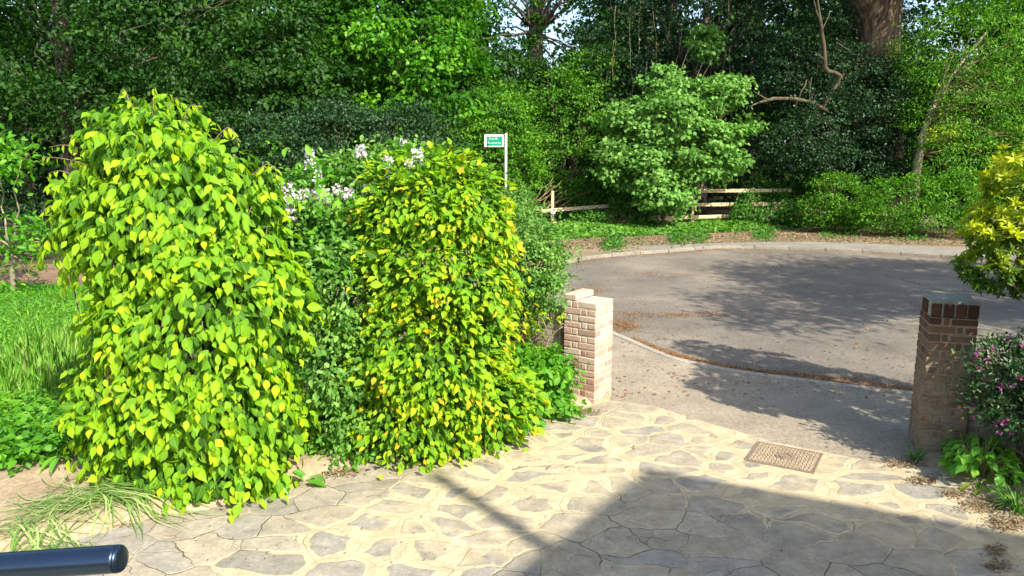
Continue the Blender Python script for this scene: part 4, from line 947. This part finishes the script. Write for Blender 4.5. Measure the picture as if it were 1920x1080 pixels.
tree("hazel_bush", "light green bush rising behind the street sign", "shrub", ((900-960)*25.8/F, 25.8), [blob(930, 215, 55, 60, 26.2, .9), blob(900, 300, 65, 80, 25.9, .9), blob(975, 300, 40, 70, 26.2, .8), blob(870, 380, 60, 50, 25.5, .8), blob(950, 400, 45, 30, 25.3, .5)],
     M["bright"], 207, 620, 24, .26, .110, .075, None, nb=30, br=.03)
tree("bramble_bush", "low tangled bush around the foot of the street sign post", "shrub", ((950-960)*24.3/F, 24.3), [blob(965, 385, 32, 45, 24.6, .4), blob(985, 420, 38, 24, 24.4, .4), blob(930, 420, 40, 30, 24.3, .4)],
     M["greygreen"], 208, 260, 20, .16, .075, .05, None, nb=40, br=.016, bark=M["twig"])
# middle
tree("elder_bush", "shaded green undergrowth bush between the street sign and the pale maple", "shrub", ((1060-960)*28.2/F, 28.2), [blob(1060, 230, 85, 90, 28.6, 1.2), blob(1080, 320, 80, 60, 28.2, .9), blob(1020, 290, 50, 70, 28.1, .8), blob(1110, 160, 80, 80, 29.5, 1.2), blob(1100, 380, 60, 30, 27.6, .5)],
     M["bright"], 211, 560, 24, .30, .12, .08, None, nb=40, br=.03, tb=(1.6, 3.2))
tree("dark_shrub", "dark green shrub between the oak and the tall ivy clad tree", "shrub", ((950-960)*31/F, 31), [blob(950, 130, 50, 50, 31, 1), blob(1010, 170, 60, 55, 31.5, 1), blob(935, 190, 50, 50, 30, .9)],
     M["dark"], 212, 330, 26, .34, .14, .09, None, nb=24)
ivt = plant("ivy_clad_tree", "tall straight tree with ivy clad trunk against the sky, top centre", "tree", ((1003-960)*34/F, 34))
TP = [(at(1003, 420, 34), .5), (at(1003, 120, 34), .36), (at(1005, 40, 34), .30), (at(1009, -60, 34), .24), (at(1006, -180, 34), .15)]
TP[0] = (Vector((TP[0][0].x, 34, -.05)), .55); trunk(ivt, TP, M["bark"])
IV = [(np.array(at(1003, y, 34)), np.array((.42, .42, 1.0))) for y in (60, 100, 150, 20)]
foliage(ivt, IV, M["ivy"], 214, 120, 22, .2, .12, .1, T4, "ivy", thick=.1)
_, pc = foliage(ivt, [blob(930, 15, 75, 45, 34, 1.6), blob(1070, -5, 65, 45, 34, 1.6), blob(1000, -90, 190, 70, 34, 2.5), blob(960, 100, 60, 25, 34, 1), blob(1080, 110, 70, 40, 34, 1.2), blob(890, 60, 40, 40, 33, 1)], M["oak"], 215, 400, 18, .36, .15, .10, T4, "crown", thick=.9)
branches(ivt, at(1004, 60, 34), pc, 36, 216, .08, .012, start=.0)
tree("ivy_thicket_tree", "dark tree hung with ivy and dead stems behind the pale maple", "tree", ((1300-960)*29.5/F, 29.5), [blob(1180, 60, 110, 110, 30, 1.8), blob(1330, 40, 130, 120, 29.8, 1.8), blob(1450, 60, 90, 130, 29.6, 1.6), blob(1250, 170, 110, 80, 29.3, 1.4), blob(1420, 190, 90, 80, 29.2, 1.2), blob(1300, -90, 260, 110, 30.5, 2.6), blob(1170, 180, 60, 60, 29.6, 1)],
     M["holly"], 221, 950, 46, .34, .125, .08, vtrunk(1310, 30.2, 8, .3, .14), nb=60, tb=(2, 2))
g = random.Random(5); paths = []
for k in range(26):
    px = g.uniform(1150, 1500); y0 = g.uniform(-20, 120); paths.append(wob(at(px, y0, 28.6), at(px+g.uniform(-12, 12), y0+g.uniform(60, 170), 28.5), .012, .006, 5, .05))
link("hanging_stems", tubes("hanging_stems", paths, 4), M["twig"], bpy.data.objects["ivy_thicket_tree"])
B1 = [blob(1255, 225, 70, 55, 25.6, 1.1), blob(1325, 285, 72, 62, 25.4, 1.1), blob(1215, 310, 60, 62, 25.4, 1.0), blob(1250, 358, 58, 44, 25.1, .9), blob(1195, 235, 60, 55, 25.8, .9), blob(1330, 180, 55, 30, 26, .7), blob(1235, 150, 45, 40, 26.5, .6), blob(1320, 85, 26, 34, 27.5, .6), blob(1370, 160, 34, 20, 26, .5), blob(1385, 235, 32, 30, 25.6, .5), blob(1150, 300, 30, 40, 25.4, .5), blob(1160, 220, 26, 24, 25.7, .4), blob(1285, 165, 30, 26, 26, .5)]
B1 = [(c_, r_*.93) for c_, r_ in B1]
tree("maple_bush", "pale green field maple bush lit by sun in front of the fence", "shrub", ((1243-960)*25.4/F, 25.4), B1, M["pale"], 223, 520, 46, .27, .125, .125, [((( 1243-960)*25.4/F, 25.4, 0), .07), (at(1245, 370, 25.4), .05), (at(1250, 300, 25.5), .03)], nb=46, tpl=TL, br=.03, jit=.5)
# right
oak = plant("old_oak", "massive old oak trunk with furrowed bark rising above the holly", "tree", ((1642-960)*27.5/F, 27.5))
x0 = (1642-960)*27.5/F
trunk(oak, [((x0, 27.5, -.05), 1.15), ((x0, 27.5, .8), .95), (at(1643, 200, 27.5), .80), (at(1645, 90, 27.5), .74), (at(1642, 40, 27.5), .80), (at(1636, 0, 27.5), .98), (at(1632, -40, 27.5), 1.05), (at(1640, -140, 27.5), .8)], M["oakbark"], 24)
link("limbs", tubes("limbs", [wob(at(1625, -10, 27.4), at(1480, -120, 27), .5, .3, 6, .08), wob(at(1660, -20, 27.4), at(1790, -150, 27.8), .45, .25, 6, .08), wob(at(1640, -60, 27), at(1600, -220, 25), .5, .3, 5, .06)], 12), M["oakbark"], oak)
foliage(oak, [blob(1560, -120, 200, 80, 26.5, 3), blob(1750, -150, 220, 90, 27.5, 3), blob(1640, -200, 300, 90, 25.5, 3)], M["oak"], 227, 700, 24, .5, .17, .11, T4, "crown")
HB = [blob(1560, 260, 100, 85, 26, 1.2), blob(1650, 200, 90, 90, 26, 1.2), blob(1500, 270, 70, 50, 25.8, 1), blob(1690, 280, 70, 75, 25.6, 1), blob(1600, 130, 60, 40, 26.4, .8), blob(1530, 110, 50, 90, 27.2, .9), blob(1470, 130, 60, 70, 27.5, .9), blob(1620, 320, 110, 40, 25.6, .9), blob(1720, 150, 50, 60, 26.3, .9), blob(1575, 40, 45, 70, 27.6, .8), blob(1690, 60, 35, 60, 28.6, .8)]
hol = tree("holly_tree", "dense dark holly below the old oak trunk, with bare bent limbs", "tree", ((1590-960)*26.3/F, 26.3), HB, M["holly"], 231, 1250, 48, .26, .088, .052, vtrunk(1590, 26.6, 4.5, .16, .08), nb=70, br=.03, tb=(2.3, 1.8), jit=.85)
def limb(pts, Y0, Y1):
    k = len(pts); link("bare_limb", tubes("bare_limb", [[(at(px, py, Y0+(Y1-Y0)*i/(k-1))+Vector((random.uniform(-.015, .015), 0, random.uniform(-.015, .015))), r*random.uniform(.9, 1.1)) for i, (px, py, r) in enumerate(pts)]], 10), M["limb"], hol)
limb([(1528, -30, .02), (1533, 5, .03), (1537, 36, .045), (1540, 50, .055), (1541, 64, .06), (1544, 80, .062), (1545, 95, .066), (1547, 112, .068), (1546, 126, .075), (1552, 134, .078), (1562, 136, .066), (1570, 138, .070), (1575, 142, .082), (1571, 154, .075), (1564, 166, .07), (1556, 178, .066), (1546, 200, .06), (1538, 222, .06)], 25.3, 25.9)
limb([(1405, 200, .012), (1420, 193, .03), (1436, 188, .05), (1450, 185, .057), (1468, 184, .056), (1490, 185, .06), (1508, 188, .056), (1530, 196, .06), (1552, 208, .06)], 25.0, 25.8)
for q0, q1, ra, rb, nn_ in (((1536, 34), (1522, -12), .03, .008, 4), ((1541, 62), (1556, 20), .025, .008, 4), ((1440, 187), (1412, 170), .025, .008, 4), ((1546, 112), (1526, 96), .02, .006, 4), ((1512, 150), (1490, 205), .02, .012, 5), ((1568, 80), (1594, 96), .022, .014, 4), ((1522, 145), (1518, 185), .014, .01, 4)):
    link("bare_limb", tubes("bare_limb", [wob(at(*q0, 24.95), at(*q1, 24.9), ra, rb, nn_, .07)], 6), M["limb"], hol)
ash = plant("leaning_tree", "light green feathery tree with pale leaning trunk and many branches, top right", "tree", ((1715-960)*24.5/F, 24.5))
trunk(ash, [(Vector(((1712-960)*24.5/F, 24.5, -.05)), .16), (at(1719, 315, 24.5), .135), (at(1726, 275, 24.5), .125), (at(1731, 250, 24.5), .11), (at(1748, 205, 24.5), .10), (at(1766, 165, 24.5), .08), (at(1800, 120, 24.5), .05), (at(1850, 60, 24.6), .03)], M["palebark"], 12)
g = random.Random(9); paths = []
for k in range(60):
    b = g.choice([(1731, 250), (1748, 205), (1758, 185), (1766, 165), (1785, 140), (1728, 290), (1740, 225)]); a = g.uniform(-.35, 1.35); ln = g.uniform(60, 210)
    paths.append(wob(at(*b, 24.5), at(b[0]+ln*math.cos(a), b[1]-ln*math.sin(a)*.8+g.uniform(-10, 20), 24.4+g.uniform(-1.2, 1.2)), g.uniform(.014, .035), .006, 7, .07, -.04))
link("branches", tubes("branches", paths, 5), M["twig"], ash)
AB = [blob(1800, 110, 110, 90, 24.8, 1.6), blob(1880, 60, 100, 110, 24.6, 1.6), blob(1860, 200, 100, 80, 24.3, 1.3), blob(1770, 220, 80, 60, 24.4, 1.1), blob(1810, 290, 100, 50, 24, 1), blob(1920, 290, 90, 90, 24, 1.2), blob(1720, 110, 45, 60, 25.4, 1), blob(1960, 130, 100, 140, 24.6, 1.8), blob(1880, -60, 130, 70, 25, 1.8)]
foliage(ash, AB, M["bright"], 233, 1300, 26, .32, .11, .05, T4, "crown", thick=.7, tb=(2.2, 2), droop=.7)
foliage(ash, [blob(1770, 248, 26, 9, 23.6, .3), blob(1745, 258, 14, 6, 23.7, .2)], M["yellow"], 234, 26, 14, .16, .09, .05, T4, "young_leaves")
U = [("bramble_bank", "mid green bramble mound at the right end of the fence", [blob(1570, 370, 55, 45, 24.6, .8), blob(1535, 395, 40, 26, 24.6, .5), blob(1600, 400, 50, 24, 24.2, .5)], M["bright"], (2, 2.6), 300, .085),
     ("bramble_bank", "wide fresh green bramble mound on the right verge below the leaning tree", [blob(1700, 375, 90, 48, 23.6, .9), blob(1780, 370, 70, 50, 23.3, .9), blob(1660, 405, 60, 28, 23.5, .5), blob(1740, 405, 70, 30, 23.0, .6), blob(1850, 400, 70, 45, 22.8, .8)], M["bright"], (1.8, 2.3), 640, .08),
     ("bramble_bank", "dark shrub growing through the fence rails beside the bramble", [blob(1455, 378, 42, 28, 26.7, .4), blob(1425, 350, 25, 16, 26.9, .3), blob(1490, 365, 40, 26, 26.8, .4)], M["ivy"], (2, 2), 200, .10),
     ("bramble_bank", "shaded shrub behind the broken left fence rails", [blob(1090, 378, 50, 26, 27.6, .5), blob(1180, 375, 30, 30, 27.2, .4), blob(1150, 398, 30, 18, 27.1, .3)], M["ivy"], (2, 2.4), 200, .10),
     ("bramble_bank", "ivy clump climbing the fence rails right of the pale maple", [blob(1395, 395, 26, 16, 26.0, .3), blob(1440, 405, 34, 14, 25.9, .3), blob(1400, 372, 14, 14, 26.25, .2), blob(1490, 395, 34, 20, 25.8, .3)], M["ivy"], (2, 1.8), 190, .095),
     ("bramble_bank", "ivy clump growing over the low rails left of the pale maple", [blob(1110, 410, 40, 14, 26.0, .3), blob(1165, 395, 18, 22, 26.2, .2), blob(1060, 425, 34, 12, 25.7, .3), blob(1205, 412, 24, 14, 26.0, .25)], M["ivy"], (2, 1.8), 180, .095),
     ("bramble_bank", "dim undergrowth below the holly behind the right fence rails", [blob(1400, 330, 70, 40, 28.2, .8), blob(1480, 330, 60, 40, 27.8, .7), blob(1640, 345, 60, 30, 25.6, .6)], M["holly"], (2, 2), 330, .09)]
for k, (nm_, lb, bl, mt, tb, nc, L) in enumerate(U):
    c = bl[0][0]; tree(nm_, lb, "bramble", (c[0], c[1]), bl, mt, 240+2*k, nc, 22, .2, L, L*.62, None, nb=30, br=.014, tb=tb, bark=M["twig"])
g = random.Random(14); paths = []
for k in range(16):
    px, py = g.uniform(975, 1040), g.uniform(385, 405); paths.append(wob(at(px, py, 26.9), at(px+g.uniform(20, 75), py-g.uniform(15, 70), 27.2), .022, .008, 6, .06))
root = plant("dead_branches", "heap of bare fallen branches behind the left end of the fence", "branches", ((1000-960)*27/F, 27)); link("sticks", tubes("sticks", paths, 5), M["twig"], root)

# ivy carpet under the fence
g = R(260); n = 26000; t = g.random(n); px = 975+600*t; yb_ = np.interp(px, [975, 1035, 1150, 1280, 1480, 1575], [455, 455, 449, 444, 434, 426])
yy = np.array([gr(a, b)[1] for a, b in zip(px[:400], yb_[:400])]); fr = np.interp(px, np.sort(px[:400]), yy[np.argsort(px[:400])])
Yd = fr+g.random(n)**1.2*2.6; X = (px-960)*Yd/F; Z = .10+.30*np.clip((Yd-fr)/.8, 0, 1)*(.6+.4*lumps(np.stack([X, Yd, 0*X], 1), 1.7, .3))*g.random(n)**.6
p = np.stack([X, Yd, Z], 1); o = g.normal(size=(n, 3))*np.array((1, 1, .3))+np.array((0, -.5, 0)); nm = np.array((0, -.5, 1.0))+g.normal(size=(n, 3))*.5; s = g.uniform(.6, 1.2, n)
tag(link("ivy_cover", leaf_mesh("ivy_cover", TL, p, o, nm, .12*s, .12*s, np.clip(.15+g.beta(2, 1.6, n), 0, 1)), M["ivy"]), "ivy carpet along the foot of the timber fence", "ivy", kind="stuff")

g = R(262); n = 16000; px = g.uniform(1040, 1830, n); py = np.interp(px, [1040, 1280, 1480, 1600, 1830], [468, 446, 436, 432, 446])+g.normal(size=n)*7
keep = np.sin(px*.045)+.6*np.sin(px*.11+1)+g.normal(size=n)*.5 > .55
p = np.array([(*gr(a, b, .09), .09) for a, b in zip(px[keep], py[keep])]); n = len(p); p[:, 2] += g.random(n)*.10
o = g.normal(size=(n, 3))*np.array((1, 1, .4)); nm = np.array((0, -.3, 1.0))+g.normal(size=(n, 3))*.5; s_ = g.uniform(.5, 1.2, n)
tag(link("verge_weeds", leaf_mesh("verge_weeds", TM, p, o, nm, .09*s_, .055*s_, g.beta(2, 3, n)), M["ivy"]), "low weeds creeping over the leaf litter of the far verge", "weeds", kind="stuff")
# deep wood
k = 0
for px, Y, top, rx in ((-60, 36, -330, 260), (260, 37, -330, 240), (500, 38, -260, 200), (-250, 33, -140, 260), (60, 31, -120, 230), (330, 33, -140, 240), (600, 34, -130, 230), (840, 38, -60, 120), (1000, 42, 130, 150), (1160, 38, -40, 120), (1400, 36, -120, 220), (1620, 36, -100, 200), (1740, 40, 110, 130), (1900, 34, -60, 120), (2100, 32, -100, 220)):
    ht = 430-top; bl = [blob(px, top+ht*.30, rx, ht*.30, Y, 2.0), blob(px+rx*.3, top+ht*.72, rx*.9, ht*.30, Y-.6, 1.8), blob(px-rx*.5, top+ht*.62, rx*.6, ht*.3, Y-.3, 1.6)]
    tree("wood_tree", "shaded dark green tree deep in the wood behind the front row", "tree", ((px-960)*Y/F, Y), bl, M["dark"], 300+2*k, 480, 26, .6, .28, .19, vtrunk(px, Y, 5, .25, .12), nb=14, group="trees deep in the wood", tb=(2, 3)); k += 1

g = R(380); n = 90000; X = g.uniform(-34, 42, n); top_ = np.where((np.abs((X/46*F+960)-1005) < 90) | (np.abs((X/46*F+960)-1770) < 80), 5.6, 10.5)+.8*np.sin(X*1.1)+.5*np.sin(X*2.7)
p = np.stack([X, 46+1.6*np.sin(X*.9)+g.random(n)*2.5, g.random(n)*top_], 1); o = np.stack([g.normal(size=n)*.4, -np.ones(n), g.normal(size=n)*.5], 1); tip, nm = orient(o, g, .5, .3, .6); sz = g.uniform(.6, 1.3, n)
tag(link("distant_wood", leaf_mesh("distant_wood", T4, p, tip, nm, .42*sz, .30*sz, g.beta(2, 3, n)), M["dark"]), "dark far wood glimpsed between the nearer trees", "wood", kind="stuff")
# ------------------------------------------------------------------ litter
g = R(400); n = 60000
X = g.uniform(.2, 17, n); Y = g.uniform(18, 27, n); p = np.stack([X, Y, np.full(n, .084)], 1)
outer = list(fw_out); ok = in_poly(p, [(.2, 19)]+[(1.6, 20.2)]+outer[:20]+[(17, 20), (17, 26), (.2, 26)]); p = p[ok & (g.random(n) < .8)]
def flakes(name, p, L, mat, label, cat, tb=(2, 2), seed=1, lift=.3):
    g = R(seed); n = len(p); o = g.normal(size=(n, 3))*np.array((1, 1, lift*.5)); nm = np.array((0, 0, 1.0))+g.normal(size=(n, 3))*lift; s = g.uniform(.5, 1.3, n)
    return tag(link(name, leaf_mesh(name, T4, p+np.array((0, 0, .012)), o, nm, L*s, L*.6*s, g.beta(*tb, n)), mat), label, cat, kind="stuff")
flakes("leaf_litter", p, .065, M["litter"], "dry brown leaf litter on the far verge", "leaf litter", seed=2)
# orange catkins gathered along the dropped kerb, round the kerb and in drifts on the road
ns = np.array(near_s[8:44]); seg = g.integers(0, len(ns)-1, 9000); tt = g.random(9000)[:, None]; q = ns[seg]*(1-tt)+ns[seg+1]*tt
wv = np.abs(g.normal(size=9000))*(.07+.11*np.clip(np.sin(q[:, 0]*1.9+.6), 0, 1)); dirv = np.array((.55, .83)); q = q+dirv*(wv+.06)[:, None]; p1_ = np.concatenate([q, np.full((9000, 1), .004)], 1)
fs = np.array(far_s[:60]); seg = g.integers(0, len(fs)-1, 5000); tt = g.random(5000)[:, None]; q = fs[seg]*(1-tt)+fs[seg+1]*tt; ctr_ = np.array((6.5, 14.6)); inn = (ctr_-q)/np.linalg.norm(ctr_-q, axis=1, keepdims=True)
q = q+inn*(.10+np.abs(g.normal(size=5000))*.22)[:, None]; p2_ = np.concatenate([q, np.full((5000, 1), .004)], 1)
dr = []
for px, py, rx, ry, m_ in ((1165, 612, 40, 14, 1800), (1180, 590, 55, 8, 700), (1270, 592, 60, 6, 600), (1330, 590, 60, 5, 300), (1210, 515, 60, 8, 500), (1440, 480, 100, 6, 700), (1560, 500, 60, 6, 300), (1110, 545, 40, 10, 700), (1330, 520, 60, 6, 200)):
    a = g.normal(size=(m_, 2))*.5; dr.append(np.array([(*gr(px+i_*rx, py+j_*ry), .004) for i_, j_ in a]))
flakes("catkin_litter", np.concatenate([p1_, p2_]+dr), .024, M["catkin"], "rusty fallen catkins drifted along the dropped kerb and road", "catkins", seed=3)
dr = []
for px, py, rx, ry, m_ in ((1730, 905, 30, 8, 260), (1850, 950, 50, 14, 700), (1890, 985, 40, 14, 500), (1790, 930, 30, 8, 200), (1865, 1035, 20, 12, 160), (1870, 1065, 25, 10, 200), (640, 890, 40, 8, 260), (540, 905, 30, 8, 150), (150, 930, 120, 26, 700), (60, 960, 60, 24, 400), (300, 905, 70, 14, 300), (1090, 775, 40, 8, 240), (760, 862, 60, 8, 260), (900, 838, 60, 6, 160), (200, 985, 50, 10, 200), (1690, 872, 40, 10, 260), (1640, 735, 40, 6, 60)):
    a = g.normal(size=(m_, 2))*.5; dr.append(np.array([(*gr(px+i_*rx, py+j_*ry), .014) for i_, j_ in a]))
flakes("dry_leaf_drift", np.concatenate(dr), .026, M["litter"], "small dry leaves drifted along the planted edges of the drive", "dry leaves", seed=4)
n = 500; a = np.stack([g.uniform(300, 1800, n), g.uniform(760, 1080, n)], 1); flakes("drive_specks", np.array([(*gr(*q), .012) for q in a]), .020, M["litter"], "tiny bits of leaf and twig scattered over the crazy paving", "debris", seed=5)
n = 900; a = np.stack([g.uniform(1080, 1830, n), 480+270*g.random(n)**.8], 1); flakes("road_specks", np.array([(*gr(*q), .006) for q in a]), .045, M["catkin"], "bits of fallen leaf and catkin scattered over the road and apron", "debris", seed=6)
rnd = random.Random(77)
for k, (px, py, ln, an) in enumerate(((960, 884, .16, .5), (925, 872, .10, 2.6), (1060, 880, .08, .2), (1025, 883, .07, 1.0), (1345, 823, .09, 2.2), (990, 940, .08, .6), (1190, 845, .07, 1.3), (1700, 750, .20, 2.9), (1330, 655, .30, 2.9), (505, 930, .22, 1.9))):
    x, y = gr(px, py); a = Vector((x, y, .018)); d = Vector((math.cos(an), math.sin(an), 0))*ln
    me = tubes("fallen_twig", [[(a, .004), (a+d*.5+Vector((rnd.uniform(-.02, .02), rnd.uniform(-.02, .02), .012)), .0035), (a+d, .002)], [(a+d*.45+Vector((0, 0, .008)), .003), (a+d*.7+Vector((-d.y, d.x, .02))*.3, .0015)]], 5)
    tag(link("fallen_twig", me, M["twig"]), "small brown twig lying on the ground of the drive or road", "twig", "fallen twigs")
